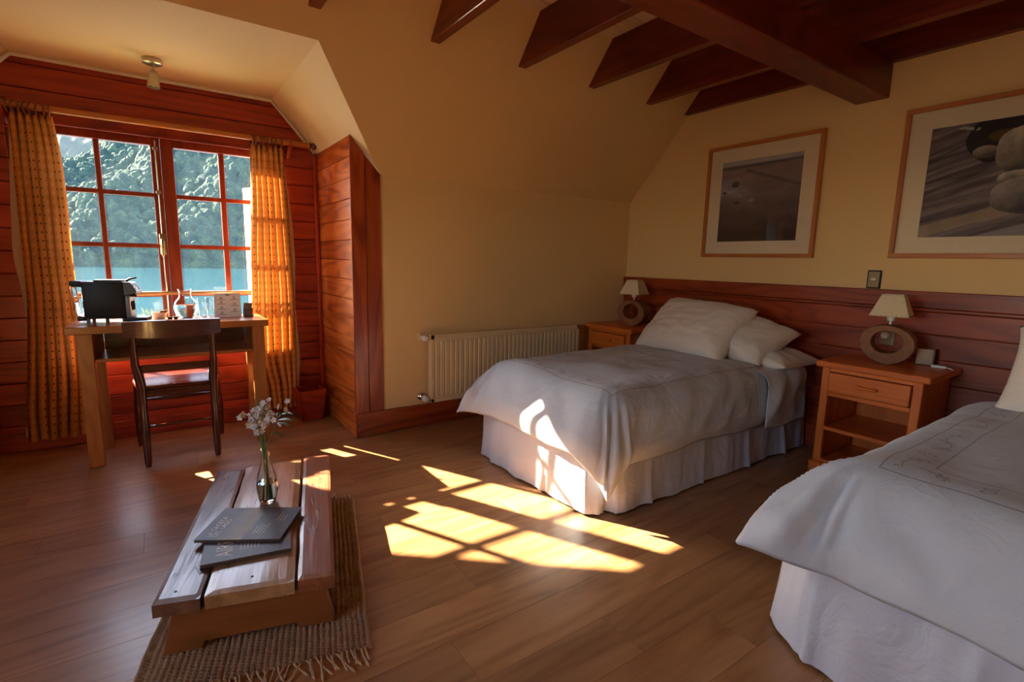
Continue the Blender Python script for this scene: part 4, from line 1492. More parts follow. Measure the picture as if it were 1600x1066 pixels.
def over(c, m, col):
    m = np.clip(m, 0, 1)[..., None]
    col = np.array(col) if not isinstance(col, np.ndarray) else col
    return c * (1 - m) + col * m


def beach(U, V):
    n = fbm(U, V, 3, 9, 1)
    f = fbm(U, V, 9, 30, 2)
    c = lerp3(np.clip(V * 1.25 - 0.1 + (n - 0.5) * 0.4, 0, 1), (0.045, 0.030, 0.030), (0.25, 0.19, 0.20))
    c = over(c, (V > 0.935 + 0.02 * f) * 1.0, (0.36, 0.36, 0.42))
    c = over(c, np.exp(-((V - 0.915 - 0.02 * U) / 0.016) ** 2) * 0.9, (0.07, 0.07, 0.11))
    # shining stream and dark rivulet
    c = over(c, np.exp(-((V - 0.62 + 0.25 * (U - 0.2)) / 0.10) ** 2) * np.clip(1.1 - U * 2.3, 0, 1) * f * 1.4, (0.36, 0.38, 0.50))
    c = over(c, np.exp(-((V - (0.88 - 0.35 * (U - 0.3))) / 0.02) ** 2) * (U > 0.32) * 0.8, (0.09, 0.08, 0.10))
    for (a, b, ra, rb) in ((0.2, 0.72, 0.05, 0.045), (0.23, 0.49, 0.04, 0.022), (0.05, 0.62, 0.03, 0.02)):
        c = over(c, (((U - a) / ra) ** 2 + ((V - b) / rb) ** 2 + (f - 0.5) * 2 < 1) * 0.9, (0.05, 0.045, 0.06))
    c = over(c, np.exp(-(((U - 0.13) / 0.05) ** 2 + ((V - 0.62) / 0.03) ** 2)) * 0.8, (0.42, 0.36, 0.36))
    c = over(c, np.exp(-(((U - 0.42) / 0.03) ** 2 + ((V - 0.5) / 0.02) ** 2)) * 0.8, (0.45, 0.34, 0.26))
    return c * (0.8 + 0.4 * f[..., None])


def rocks(U, V):
    str_ = fbm(U + 0, V - U * 0.32, 3, 34, 5)
    n = fbm(U, V, 5, 5, 6)
    c = lerp3(str_ * 1.5 - 0.35, (0.075, 0.060, 0.075), (0.30, 0.245, 0.25))
    c = c * (0.75 + 0.5 * n[..., None])
    # tan ledge, pale ledge at the bottom
    t = V - 0.30 * U
    c = over(c, (np.abs(t - 0.05) < 0.055 + 0.04 * (n - 0.5)) * 0.8, lerp3(n, (0.30, 0.20, 0.13), (0.46, 0.36, 0.27)))
    c = over(c, (t < -0.12) * 0.6, (0.38, 0.36, 0.37))
    # dark pool, upper middle
    pool = (((U - 0.62) / 0.36) ** 2 + ((V - 0.86) / 0.24) ** 2 + (n - 0.5) * 0.8 < 1)
    c = over(c, pool * 0.93, (0.016, 0.015, 0.018))
    c = over(c, (((U - 0.55) / 0.14) ** 2 + ((V - 0.86) / 0.05) ** 2 + (n - 0.5) < 1) * 0.7, (0.15, 0.075, 0.03))
    c = over(c, (np.abs(V - 0.97 + 0.25 * (U - 0.22)) < 0.012) * (U > 0.2) * (U < 0.45) * (n > 0.5) * 0.8, (0.5, 0.5, 0.5))

    def boulder(c, a, b, ra, rb, p, base):
        d = np.abs((U - a) / ra) ** p + np.abs((V - b) / rb) ** p + (n - 0.5) * 0.35
        sh = np.clip(0.55 + 0.9 * (V - b) / rb * 0.6 - 0.25 * (U - a) / ra, 0.25, 1.25)
        tex = 0.45 + 1.1 * fbm(U, V, 13, 13, 9)
        return over(c, (d < 1) * 1.0, np.array(base) * (sh * tex)[..., None])
    c = boulder(c, 0.405, 0.735, 0.085, 0.055, 2.2, (0.40, 0.31, 0.26))
    c = boulder(c, 0.70, 0.72, 0.22, 0.20, 2.8, (0.42, 0.36, 0.31))
    c = boulder(c, 0.95, 0.60, 0.16, 0.14, 2.2, (0.34, 0.31, 0.28))
    c = boulder(c, 0.66, 0.49, 0.15, 0.065, 2.4, (0.50, 0.43, 0.36))
    c = boulder(c, 0.78, 0.34, 0.30, 0.16, 2.6, (0.38, 0.33, 0.32))
    return c


def picture(y0, y1, z0, z1, i0, i1, j0, j1, fun, label, nm):
    p = thing('framed_picture', (XH - 0.02, (y0 + y1) / 2, z0), label, 'picture', 'framed photographs above the headboard')
    xf = XH - 0.034
    w = 0.026
    for (ya, yb_, za, zb, ax) in ((y0, y1, z1 - w, z1, 'Y'), (y0, y1, z0, z0 + w, 'Y'), (y0, y0 + w, z0 + w, z1 - w, 'Z'), (y1 - w, y1, z0 + w, z1 - w, 'Z')):
        centre_box('frame_side', framewood(ax), p, xf, XH - 0.001, ya, yb_, za, zb, 0.002)
    bm = bmesh.new()
    xm = XH - 0.014
    for (ya, yb_, za, zb) in ((y0 + w, y1 - w, j1, z1 - w), (y0 + w, y1 - w, z0 + w, j0), (y0 + w, i0, j0, j1), (i1, y1 - w, j0, j1)):
        bx(bm, xm - 0.002, xm, ya, yb_, za, zb)
    obj('mount', bm, CARD_MAT, p)
    print_mesh('print', p, i0, i1, j0, j1, xm + 0.001, fun)
    bm = bmesh.new()
    q = [bm.verts.new(v_) for v_ in ((XH - 0.026, y0 + w, z0 + w), (XH - 0.026, y1 - w, z0 + w), (XH - 0.026, y1 - w, z1 - w), (XH - 0.026, y0 + w, z1 - w))]
    bm.faces.new(q)
    obj('glass', bm, PIC_GLASS, p)
    bm = bmesh.new()
    bx(bm, XH - 0.010, XH - 0.001, y0 + w, y1 - w, z0 + w, z1 - w)
    obj('backing', bm, plain('brown_backing_board', (0.25, 0.17, 0.10), 0.9), p)
    return p


picture(1.694, 2.549, 1.288, 2.120, 1.822, 2.425, 1.406, 1.999, beach, 'light wood framed photograph of a dusky beach, above the first bed', 'beach')
picture(0.40, 1.257, 1.291, 2.131, 0.53, 1.128, 1.408, 2.006, rocks, 'light wood framed photograph of boulders on layered rock, at the right edge', 'rocks')

# ---------------------------------------------------------------- switch
sw = thing('light_switch', (XH, 1.322, 1.11), 'dark-rimmed bronze light switch above the headboard', 'switch')
centre_box('rim', BLACK, sw, XH - 0.008, XH - 0.0005, 1.284, 1.360, 1.102, 1.214, 0.003)
centre_box('plate', plain('bronze_plate', (0.30, 0.22, 0.13), 0.35, metal=0.5), sw, XH - 0.012, XH - 0.0085, 1.292, 1.352, 1.110, 1.206, 0.001)
centre_box('rocker', plain('switch_rocker', (0.72, 0.66, 0.58), 0.4), sw, XH - 0.016, XH - 0.0125, 1.309, 1.336, 1.153, 1.167, 0.001)

# ---------------------------------------------------------------- beds
def bend_tables(phis, lens=0.62, n=80, bend=0.20):
    T = {}
    for ph in phis:
        o_, d_, ds = [0.0], [0.0], lens / n
        for i in range(n):
            l = (i + 0.5) * ds
            p = math.radians(ph) * sstep(0, bend, l)
            o_.append(o_[-1] + math.cos(p) * ds)
            d_.append(d_[-1] + math.sin(p) * ds)
        T[ph] = (np.array(o_), np.array(d_))
    return T


PHI = list(range(30, 96, 5))
BT = bend_tables(PHI)
LL = np.linspace(0, 0.62, 81)


def bend(L_, phi):
    phi = max(30, min(94.9, phi))
    a = int((phi - 30) // 5) * 5 + 30
    f = (phi - a) / 5
    b = min(a + 5, 95)
    o_ = np.interp(L_, LL, BT[a][0]) * (1 - f) + np.interp(L_, LL, BT[b][0]) * f
    d_ = np.interp(L_, LL, BT[a][1]) * (1 - f) + np.interp(L_, LL, BT[b][1]) * f
    return o_, d_


def cover(xf, xhead, ya, yb, lf, la, lb, ztop, phis, puff, seed, ns, ntt, wr=1.0):
    """drape a cover over a bed whose foot looks towards -x; returns top and bottom grids and uv"""
    pf, pa, pb, pca, pcb = phis
    S = np.linspace(xf - lf, xhead, ns)
    T = np.linspace(ya - la, yb + lb, ntt)
    base = np.zeros((ns, ntt, 3))
    fall = np.zeros((ns, ntt))
    fold = np.zeros((ns, ntt))
    for i, s in enumerate(S):
        for j, t in enumerate(T):
            dx = max(0.0, xf - s)
            dy = ya - t if t < ya else (t - yb if t > yb else 0.0)
            sg = -1 if t < ya else 1
            Ld = math.hypot(dx, dy)
            cx, cy = max(s, xf), min(max(t, ya), yb)
            zt = ztop + 0.020 * nz(s * 2.3, t * 2.3, seed) + 0.009 * nz(s * 6, t * 6, seed + 3)
            if Ld > 1e-6:
                wx, wy = (dx / Ld) ** 2, (dy / Ld) ** 2
                wc = (4 * wx * wy) ** 1.5
                ph = wx * pf + wy * (pa if sg < 0 else pb)
                ph = ph * (1 - wc) + wc * (pca if sg < 0 else pcb)
                ang = math.atan2(dy, dx)
                o_, d_ = bend(Ld, ph)
                wv = sstep(0.02, 0.22, Ld) * wr
                along = s if dy > dx else t
                diag = along * 7 + Ld * 5.0
                fold[i, j] = wv * (0.015 * nz(along * 6, Ld * 1.6, seed + 7) + 0.012 * nz(diag, Ld * 3, seed + 9)) + wc * wv * (0.019 * math.sin(ang * 22 + 2.4 * nz(ang * 2.5, Ld * 3, seed)) + 0.012 * nz(ang * 9, Ld * 8, seed + 2))
                base[i, j] = (cx - dx / Ld * o_, cy + sg * dy / Ld * o_, zt - d_)
            else:
                base[i, j] = (s, t, zt)
            # distance to the sewn rim (not the head end)
            rim = min(s - (xf - lf), t - (ya - la), yb + lb - t)
            fall[i, j] = math.sqrt(sstep(-0.0, 0.11, rim)) if rim > 0 else 0.0
    du = np.gradient(base, axis=0)
    dv = np.gradient(base, axis=1)
    nrm_ = np.cross(du, dv)
    nrm_ /= np.linalg.norm(nrm_, axis=2, keepdims=True) + 1e-9
    topg = base + nrm_ * (fall * (puff + fold))[..., None]
    botg = base - nrm_ * (fall * 0.012)[..., None]
    return topg, botg, S, T


def cover_obj(name, args, mat, label, cat, uvname='cover', group=None):
    topg, botg, S, T = cover(*args)
    ns, ntt = topg.shape[:2]
    bm = bmesh.new()
    uvl = bm.loops.layers.uv.new(uvname)
    V, f1 = grid(bm, topg.tolist())
    W = [[(V[i][j] if (i == 0 or j == 0 or j == ntt - 1) else bm.verts.new(botg[i, j].tolist())) for j in range(ntt)] for i in range(ns)]
    for i in range(ns - 1):
        for j in range(ntt - 1):
            if len({W[i][j], W[i + 1][j], W[i + 1][j + 1], W[i][j + 1]} - {V[i][j], V[i + 1][j], V[i + 1][j + 1], V[i][j + 1]}) == 0:
                continue
            bm.faces.new((W[i][j], W[i + 1][j], W[i + 1][j + 1], W[i][j + 1]))
    for j in range(1, ntt - 2):      # close the head end
        bm.faces.new((V[ns - 1][j], V[ns - 1][j + 1], W[ns - 1][j + 1], W[ns - 1][j]))
    uvd = {}
    for i in range(ns):
        for j in range(ntt):
            uvd[V[i][j]] = (S[i], T[j])
            uvd[W[i][j]] = (S[i], T[j])
    for f in bm.faces:
        for lp in f.loops:
            lp[uvl].uv = uvd[lp.vert]
    o = obj(name, bm, mat, None, smooth=True)
    return tag(o, label, cat, group)


def skirt(parent, path, ztop, seed, amp=0.016, step=0.014):
    """pleated valance along a path of (x, y); outward is to the right of travel"""
    pts = []
    for (x0, y0), (x1, y1) in zip(path, path[1:]):
        ln = math.hypot(x1 - x0, y1 - y0)
        n_ = max(2, int(ln / step))
        nx_, ny_ = (y1 - y0) / ln, -(x1 - x0) / ln
        for i in range(n_):
            f = i / n_
            pts.append((x0 + (x1 - x0) * f, y0 + (y1 - y0) * f, nx_, ny_))
    pts.append((path[-1][0], path[-1][1], nx_, ny_))
    rows = 14
    P = []
    for r in range(rows + 1):
        v = r / rows
        row = []
        for i, (x, y_, nx_, ny_) in enumerate(pts):
            s = i * step
            pl = amp * (0.25 + 0.75 * v) * (nz(s * 7, v * 0.7, seed) * 1.6 + nz(s * 19, v * 1.2, seed + 4) * 0.6)
            ridge = 0.0
            ph = (s / 0.42 + 0.3 * nz(s, 0, seed)) % 1.0
            if ph < 0.10:
                ridge = 0.016 * v * math.sin(ph / 0.10 * PI)
            off = pl + ridge - 0.028 * (1 - v)
            zz = ztop + (0.012 + 0.006 * nz(s * 5, 3, seed) - ztop) * v
            row.append((x + nx_ * off, y_ + ny_ * off, zz))
        P.append(row)
    bm = bmesh.new()
    grid(bm, P)
    return obj('bed_skirt', bm, SKIRT, parent, smooth=True)


def pillow(name, cx, cy, cz, w, h, t, rot, label, seed, mat=PILLOW, group=None, parts=True):
    n_ = 34
    M_ = Matrix.Translation((cx, cy, cz)) @ rot
    up_, dn = [], []
    for i in range(n_ + 1):
        a, b = [], []
        for j in range(n_ + 1):
            u, v = -1 + 2 * i / n_, -1 + 2 * j / n_
            pin_u = 1 - 0.07 * (1 - abs(v) ** 3) * abs(u) ** 2
            pin_v = 1 - 0.07 * (1 - abs(u) ** 3) * abs(v) ** 2
            th = t * ((1 - abs(u) ** 3.2) * (1 - abs(v) ** 3.2)) ** 0.5
            wrk = 0.010 * nz(u * 2.6, v * 2.6, seed) + 0.006 * nz(u * 7, v * 7, seed + 2)
            edge = min(1, (1 - max(abs(u), abs(v))) * 8)
            p = Vector((u * w / 2 * pin_u, v * h / 2 * pin_v, 0))
            a.append(M_ @ (p + Vector((0, 0, th + wrk * edge + 0.006 * (1 - edge) * nz(u * 8, v * 8, seed)))))
            b.append(M_ @ (p + Vector((0, 0, -th * 0.8 + wrk * edge))))
        up_.append(a)
        dn.append(b)
    bm = bmesh.new()
    V, _ = grid(bm, up_)
    W = [[(V[i][j] if i in (0, n_) or j in (0, n_) else bm.verts.new(dn[i][j])) for j in range(n_ + 1)] for i in range(n_ + 1)]
    for i in range(n_):
        for j in range(n_):
            if {W[i][j], W[i + 1][j], W[i + 1][j + 1], W[i][j + 1]} == {V[i][j], V[i + 1][j], V[i + 1][j + 1], V[i][j + 1]}:
                continue
            try:
                bm.faces.new((W[i][j], W[i + 1][j], W[i + 1][j + 1], W[i][j + 1]))
            except ValueError:
                pass
    o = obj(name, bm, mat, None, smooth=True)
    return tag(o, label, 'pillow', group)


def bed(ya, yb, path, label, seed):
    b = thing('single_bed', (2.6, (ya + yb) / 2, 0), label, 'bed', 'single beds')
    bm = bmesh.new()
    bx(bm, 1.70, 3.60, ya, yb, 0.10, 0.34, 0.02, 2)
    obj('box_base', bm, SKIRT, b)
    bm = bmesh.new()
    bx(bm, 1.70, 3.60, ya, yb, 0.342, 0.555, 0.045, 4)
    obj('mattress', bm, LINEN, b, smooth=True, angle=60)
    for xx in (1.78, 3.5):
        for yy in (ya + 0.08, yb - 0.08):
            bm = bmesh.new()
            lathe(bm, [(0.02, 0.0), (0.028, 0.1)], 10, (xx, yy, 0))
            obj('leg', bm, BLACK, b)
    skirt(b, path, 0.40, seed)
    return b


# first bed
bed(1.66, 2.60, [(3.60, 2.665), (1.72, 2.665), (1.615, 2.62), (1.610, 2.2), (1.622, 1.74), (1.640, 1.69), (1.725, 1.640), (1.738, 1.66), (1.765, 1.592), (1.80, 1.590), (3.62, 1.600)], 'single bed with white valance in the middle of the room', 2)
A1 = (1.84, 3.02, 1.74, 2.50, 0.40, 0.40, 0.36, 0.575, (62, 84, 78, 76, 44), 0.048, 4, 150, 130)
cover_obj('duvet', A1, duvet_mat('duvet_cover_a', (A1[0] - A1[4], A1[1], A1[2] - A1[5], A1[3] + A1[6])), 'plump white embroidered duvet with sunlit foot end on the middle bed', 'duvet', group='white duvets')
AS = (1.2, 3.44, 1.66, 2.4, -1.76, 0.43, 0.10, 0.597, (60, 90, 60, 88, 60), 0.008, 14, 60, 90, 2.2)
cover_obj('folded_sheet', AS, LINEN, 'white sheet folded out over the side of the middle bed', 'sheet')
Rp = Matrix.Rotation(math.radians(90), 4, 'Z')


def lean(deg, yaw=0, roll=0):
    # pillow local x -> world y, local y -> up the slope towards the headboard
    return Matrix.Rotation(math.radians(yaw), 4, 'Z') @ Matrix.Rotation(math.radians(-deg), 4, 'Y') @ Matrix.Rotation(math.radians(roll), 4, 'X') @ Matrix.Rotation(math.radians(-90), 4, 'Z')


pillow('pillow', 3.335, 1.90, 0.628, 0.78, 0.46, 0.075, lean(0, -2, 2), 'flat white pillow lying under the other two on the middle bed', 21, group='pillows on the middle bed')
pillow('pillow', 3.27, 1.985, 0.748, 0.70, 0.46, 0.115, lean(24, -6, 10), 'white pillow behind, its right corner sticking out on the middle bed', 5, group='pillows on the middle bed')
pillow('pillow', 3.135, 2.215, 0.765, 0.74, 0.52, 0.14, lean(42, -2, 2), 'front white pillow leaning on the headboard of the middle bed', 9, group='pillows on the middle bed')

# second bed
bed(-0.36, 0.66, [(3.60, 0.735), (1.78, 0.745), (1.70, 0.79), (1.665, 0.74), (1.648, 0.725), (1.590, 0.66), (1.572, 0.5), (1.570, -0.34), (1.60, -0.42), (3.60, -0.43)], 'single bed with white valance at the right edge', 6)
A2 = (1.83, 3.12, -0.27, 0.53, 0.40, 0.36, 0.36, 0.590, (62, 84, 76, 78, 36), 0.050, 31, 150, 130)
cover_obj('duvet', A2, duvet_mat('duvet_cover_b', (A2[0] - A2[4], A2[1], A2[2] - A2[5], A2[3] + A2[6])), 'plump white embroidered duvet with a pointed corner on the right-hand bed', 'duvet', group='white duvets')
pillow('pillow', 3.12, 0.21, 0.79, 0.72, 0.48, 0.10, lean(52, 0, 0), 'white pillow at the right edge, leaning on the right-hand bed', 15, group='pillows on the right-hand bed')
pillow('pillow', 3.335, 0.20, 0.66, 0.74, 0.46, 0.08, lean(6), 'flat white pillow underneath on the right-hand bed', 25, group='pillows on the right-hand bed')

# ---------------------------------------------------------------- nightstands
def nightstand(y0, y1, label):
    n_ = thing('nightstand', (3.4, (y0 + y1) / 2, 0), label, 'nightstand', 'nightstands by the beds')
    xf, xb, H = 3.165, XH - 0.040, 0.690
    centre_box('top', nspine('Y'), n_, xf - 0.022, xb, y0 - 0.012, y1 + 0.012, H - 0.036, H, 0.008, 2)
    for ya in (y0 + 0.02, y1 - 0.062):
        centre_box('front_post', nspine('Z'), n_, xf, xf + 0.03, ya, ya + 0.042, 0.085, H - 0.0365, 0.003)
        s_ = ya + 0.01 if ya < (y0 + y1) / 2 else ya + 0.012
        centre_box('side_panel', nspine('Z'), n_, xf + 0.0305, xb - 0.002, s_, s_ + 0.02, 0.085, H - 0.0365, 0.001)
    centre_box('back_panel', nspine('Z'), n_, xb - 0.016, xb - 0.003, y0 + 0.052, y1 - 0.054, 0.085, H - 0.0365, 0.001)
    centre_box('top_rail', nspine('Y'), n_, xf + 0.001, xf + 0.028, y0 + 0.0625, y1 - 0.0625, 0.632, H - 0.0365, 0.002)
    centre_box('lower_rail', nspine('Y'), n_, xf + 0.001, xf + 0.028, y0 + 0.0625, y1 - 0.0625, 0.488, 0.512, 0.002)
    centre_box('drawer_floor', nspine('Y'), n_, xf + 0.028, xb - 0.017, y0 + 0.0525, y1 - 0.0545, 0.488, 0.500, 0.001)
    centre_box('shelf', nspine('Y'), n_, xf + 0.003, xb - 0.017, y0 + 0.0535, y1 - 0.0555, 0.283, 0.305, 0.002)
    centre_box('bottom_board', nspine('Y'), n_, xf + 0.003, xb - 0.017, y0 + 0.0535, y1 - 0.0555, 0.086, 0.104, 0.002)
    centre_box('plinth', nspine('Y'), n_, xf - 0.016, xb, y0 + 0.005, y1 - 0.005, 0.0, 0.0845, 0.006)
    dr = centre_box('drawer', nspine('Y'), n_, xf - 0.016, xf + 0.024, y0 + 0.066, y1 - 0.066, 0.516, 0.628, 0.004, 2)
    yc = (y0 + y1) / 2
    bm = bmesh.new()
    tube(bm, [(xf - 0.017, yc - 0.046, 0.574), (xf - 0.032, yc - 0.040, 0.574), (xf - 0.036, yc - 0.016, 0.573), (xf - 0.034, yc, 0.5725), (xf - 0.036, yc + 0.016, 0.573), (xf - 0.032, yc + 0.040, 0.574), (xf - 0.017, yc + 0.046, 0.574)],
         [0.008, 0.0095, 0.008, 0.0065, 0.008, 0.0095, 0.008], 10)
    obj('handle', bm, nspine('Y'), dr, smooth=True)
    bm = bmesh.new()
    for (a, b, c, d) in ((y0 + 0.062, y0 + 0.066, 0.514, 0.630), (y1 - 0.066, y1 - 0.062, 0.514, 0.630), (y0 + 0.062, y1 - 0.062, 0.6285, 0.6318), (y0 + 0.062, y1 - 0.062, 0.5123, 0.5158)):
        bx(bm, xf + 0.004, xf + 0.02, a, b, c, d)
    obj('shadow_gap', bm, DARKGAP, n_)
    return n_


nightstand(0.842, 1.362, 'orange pine nightstand with one drawer between the two beds')
nightstand(2.806, 3.326, 'orange pine nightstand in the dark corner beyond the middle bed')


# ---------------------------------------------------------------- bedside lamps
def lamp(label, loc, yaw):
    root = thing('bedside_lamp', (0, 0, 0), label, 'lamp', 'bedside lamps')
    H0 = 0.0
    # ring cut from a log; its axis runs along x
    bm = bmesh.new()
    ns_, nd = 40, 2
    outer, inner = [], []
    xs_ = (-0.055, -0.052, 0.052, 0.055)
    rows = []
    prof = [(-0.050, 1.0), (-0.055, 0.97), (-0.055, 0.60), (-0.050, 0.57), (0.050, 0.57), (0.055, 0.60), (0.055, 0.97), (0.050, 1.0)]
    for i in range(ns_):
        a = 2 * PI * i / ns_
        wob = 1 + 0.035 * math.sin(2 * a + 0.6) + 0.02 * math.sin(3 * a)
        ring = []
        for (px, k_) in prof:
            ry, rz = 0.128, 0.112
            off = 0.012 if k_ < 0.7 else 0.0
            sc_ = k_ * (wob if k_ > 0.9 else 1.0)
            ring.append(bm.verts.new((px, ry * sc_ * math.cos(a), 0.110 + rz * sc_ * math.sin(a) + off)))
        rows.append(ring)
    for i in range(ns_):
        a, b = rows[i], rows[(i + 1) % ns_]
        for k_ in range(8):
            bm.faces.new((a[k_], b[k_], b[(k_ + 1) % 8], a[(k_ + 1) % 8]))
    lo = min(v.co.z for v in bm.verts)
    for v in bm.verts:
        v.co.z = max(v.co.z - lo, 0.0)
        if v.co.z < 0.004:
            v.co.z = 0.0
    obj('log_base', bm, lampwood('X'), root, smooth=True, angle=35)
    bm = bmesh.new()
    lathe(bm, [(0.006, 0.222), (0.006, 0.240), (0.017, 0.243), (0.021, 0.256), (0.020, 0.276), (0.012, 0.290)], 16, (0, 0, 0))
    obj('socket', bm, plain('white_ceramic', (0.76, 0.72, 0.66), 0.3), root, smooth=True, angle=50)
    bm = bmesh.new()
    lathe(bm, [(0.012, 0.290), (0.030, 0.318), (0.028, 0.34), (0.0, 0.352)], 16, (0, 0, 0), cap=False)
    obj('bulb', bm, plain('opal_bulb', (0.8, 0.78, 0.74), 0.3), root, smooth=True)
    sh_ = None
    z0_, z1_, a0, a1 = 0.272, 0.393, 0.092, 0.050
    bm = bmesh.new()
    t_ = 0.0015
    for k_ in range(4):
        q = []
        R_ = Matrix.Rotation(k_ * PI / 2, 4, 'Z')
        prism(bm, [R_ @ Vector(p) for p in ((a0, -a0, z0_), (a0, a0, z0_), (a1, a1, z1_), (a1, -a1, z1_))], R_ @ Vector((-t_, 0, -0.0004)))
    sh_ = obj('lamp_shade', bm, SHADE, root)
    bm = bmesh.new()
    for k_ in range(4):
        R_ = Matrix.Rotation(k_ * PI / 2, 4, 'Z')
        for zz, aa in ((z0_ + 0.006, a0 - 0.002), (z1_ - 0.006, a1 + 0.002)):
            for i in range(8):
                p = R_ @ Vector((aa + 0.0006, aa * (-0.9 + 1.8 * i / 7), zz))
                bx(bm, p.x - 0.0017, p.x + 0.0017, p.y - 0.0017, p.y + 0.0017, p.z - 0.0017, p.z + 0.0017)
    obj('stitching', bm, plain('brown_lacing', (0.15, 0.08, 0.04), 0.8), sh_)
    root.location = loc
    root.rotation_euler = (0, 0, yaw)
    return root


lamp('log-ring lamp with parchment shade on the nightstand between the beds', (3.425, 1.125, 0.690), math.radians(10))
lamp('log-ring lamp with parchment shade in the dark corner by the radiator', (3.40, 3.01, 0.690), math.radians(12))

# socket plate behind the lamp, little silver block, charger
so = thing('wall_socket', (XH - 0.022, 1.165, 0.78), 'bronze wall socket seen through the log-ring lamp', 'socket')
centre_box('plate', plain('bronze_plate', (0.30, 0.22, 0.13), 0.35, metal=0.5), so, XH - 0.030, XH - 0.0215, 1.165, 1.245, 0.765, 0.880, 0.002)
bm = bmesh.new()
lathe(bm, [(0.022, 0.0), (0.021, 0.018), (0.015, 0.026)], 16, (XH - 0.030, 1.212, 0.822), Matrix.Rotation(-PI / 2, 4, 'Y'))
obj('plug', bm, WHITE, so, smooth=True, angle=40)
ck = thing('silver_block', (3.57, 1.00, 0.690), 'small silver square block beside the log-ring lamp', 'block')
Mk = Matrix.Translation((3.56, 0.985, 0.690)) @ Matrix.Rotation(math.radians(20), 4, 'Z')
bm = bmesh.new()
bx(bm, -0.012, 0.012, -0.038, 0.038, 0.002, 0.092, 0.003, 2, Mk)
obj('body', bm, plain('satin_silver', (0.42, 0.38, 0.31), 0.35, metal=0.7), ck)
bm = bmesh.new()
bx(bm, -0.010, 0.016, -0.044, -0.0385, 0.0, 0.096, 0.002, 1, Mk)
obj('edge_plate', bm, CHROME, ck)
ch = thing('phone_charger', (3.52, 0.91, 0.690), 'white charger plug with its lead on the nightstand', 'charger')
bm = bmesh.new()
bx(bm, -0.008, 0.008, -0.032, 0.032, 0.0, 0.014, 0.003, 2, Matrix.Translation((3.515, 0.905, 0.6905)) @ Matrix.Rotation(0.15, 4, 'Z'))
obj('plug', bm, WHITE, ch, smooth=True, angle=40)
bm = bmesh.new()
tube(bm, [(3.510, 0.876, 0.698), (3.505, 0.862, 0.699), (3.50, 0.848, 0.697), (3.498, 0.836, 0.692)], 0.0022, 6)
obj('lead', bm, WHITE, ch, smooth=True)

# ---------------------------------------------------------------- coffee table
TA = math.radians(-15)
T_O = Vector((-0.073, 1.71, 0))
TAX, TAY = Vector((math.cos(TA), math.sin(TA), 0)), Vector((-math.sin(TA), math.cos(TA), 0))
MT = Matrix.Translation(T_O) @ Matrix.Rotation(TA, 4, 'Z')
TZ = 0.197
RUGZ = 0.012
ct = thing('coffee_table', T_O + TAX * 0.25 + TAY * 0.5 + Vector((0, 0, RUGZ)), 'low rustic coffee table of three thick planks on the jute rug', 'coffee table')
ct.rotation_euler = (0, 0, TA)


def tobj(name, bm, mat, parent=ct, origin=(0.25, 0.5, RUGZ), **k):
    """bmesh given in table coordinates (the table's own axes), child of the rotated table"""
    bmesh.ops.translate(bm, verts=bm.verts, vec=-Vector((0.25, 0.5, RUGZ)))
    bmesh.ops.recalc_face_normals(bm, faces=bm.faces)
    me = bpy.data.meshes.new(name)
    bm.to_mesh(me)
    bm.free()
    me.materials.append(mat)
    o = bpy.data.objects.new(name, me)
    COL.objects.link(o)
    o.parent = parent
    return o


def tplank(poly, z0, z1, mat, seed, lab):
    """an old plank: worn, slightly wavy top and split edges"""
    bm = bmesh.new()
    (x0, y0), (x1, y1), (x2, y2), (x3, y3) = poly
    nu, nv = 10, 44
    top = []
    for j in range(nv + 1):
        v = j / nv
        row = []
        for i in range(nu + 1):
            u = i / nu
            xa, ya = x0 + (x3 - x0) * v, y0 + (y3 - y0) * v
            xb, yb = x1 + (x2 - x1) * v, y1 + (y2 - y1) * v
            x, y_ = xa + (xb - xa) * u, ya + (yb - ya) * u
            e = 0.0022 * nz(v * 9, i * 3.1, seed) if i in (0, nu) else 0
            edge = 0.003 if i in (0, nu) or j in (0, nv) else 0.0
            row.append((x + e, y_, z1 - edge + 0.0012 * nz(x * 22, y_ * 5, seed)))
        top.append(row)
    V, _ = grid(bm, top)
    W = [[bm.verts.new((p[0], p[1], z0)) for p in row] for row in (top[0], top[-1])]
    left = [r[0] for r in top]
    right = [r[-1] for r in top]
    bl = [bm.verts.new((p[0], p[1], z0)) for p in left]
    br = [bm.verts.new((p[0], p[1], z0)) for p in right]
    for i in range(nv):
        bm.faces.new((V[i][0], V[i + 1][0], bl[i + 1], bl[i]))
        bm.faces.new((V[i][nu], br[i], br[i + 1], V[i + 1][nu]))
        bm.faces.new((bl[i], bl[i + 1], br[i + 1], br[i]))
    bm.faces.new(V[0] + [br[0], bl[0]])
    bm.faces.new(V[nv][::-1] + [bl[nv], br[nv]])
    for row in W:
        for v in row:
            bm.verts.remove(v)
    o = tobj('plank', bm, mat)
    o['label'] = lab
    return o


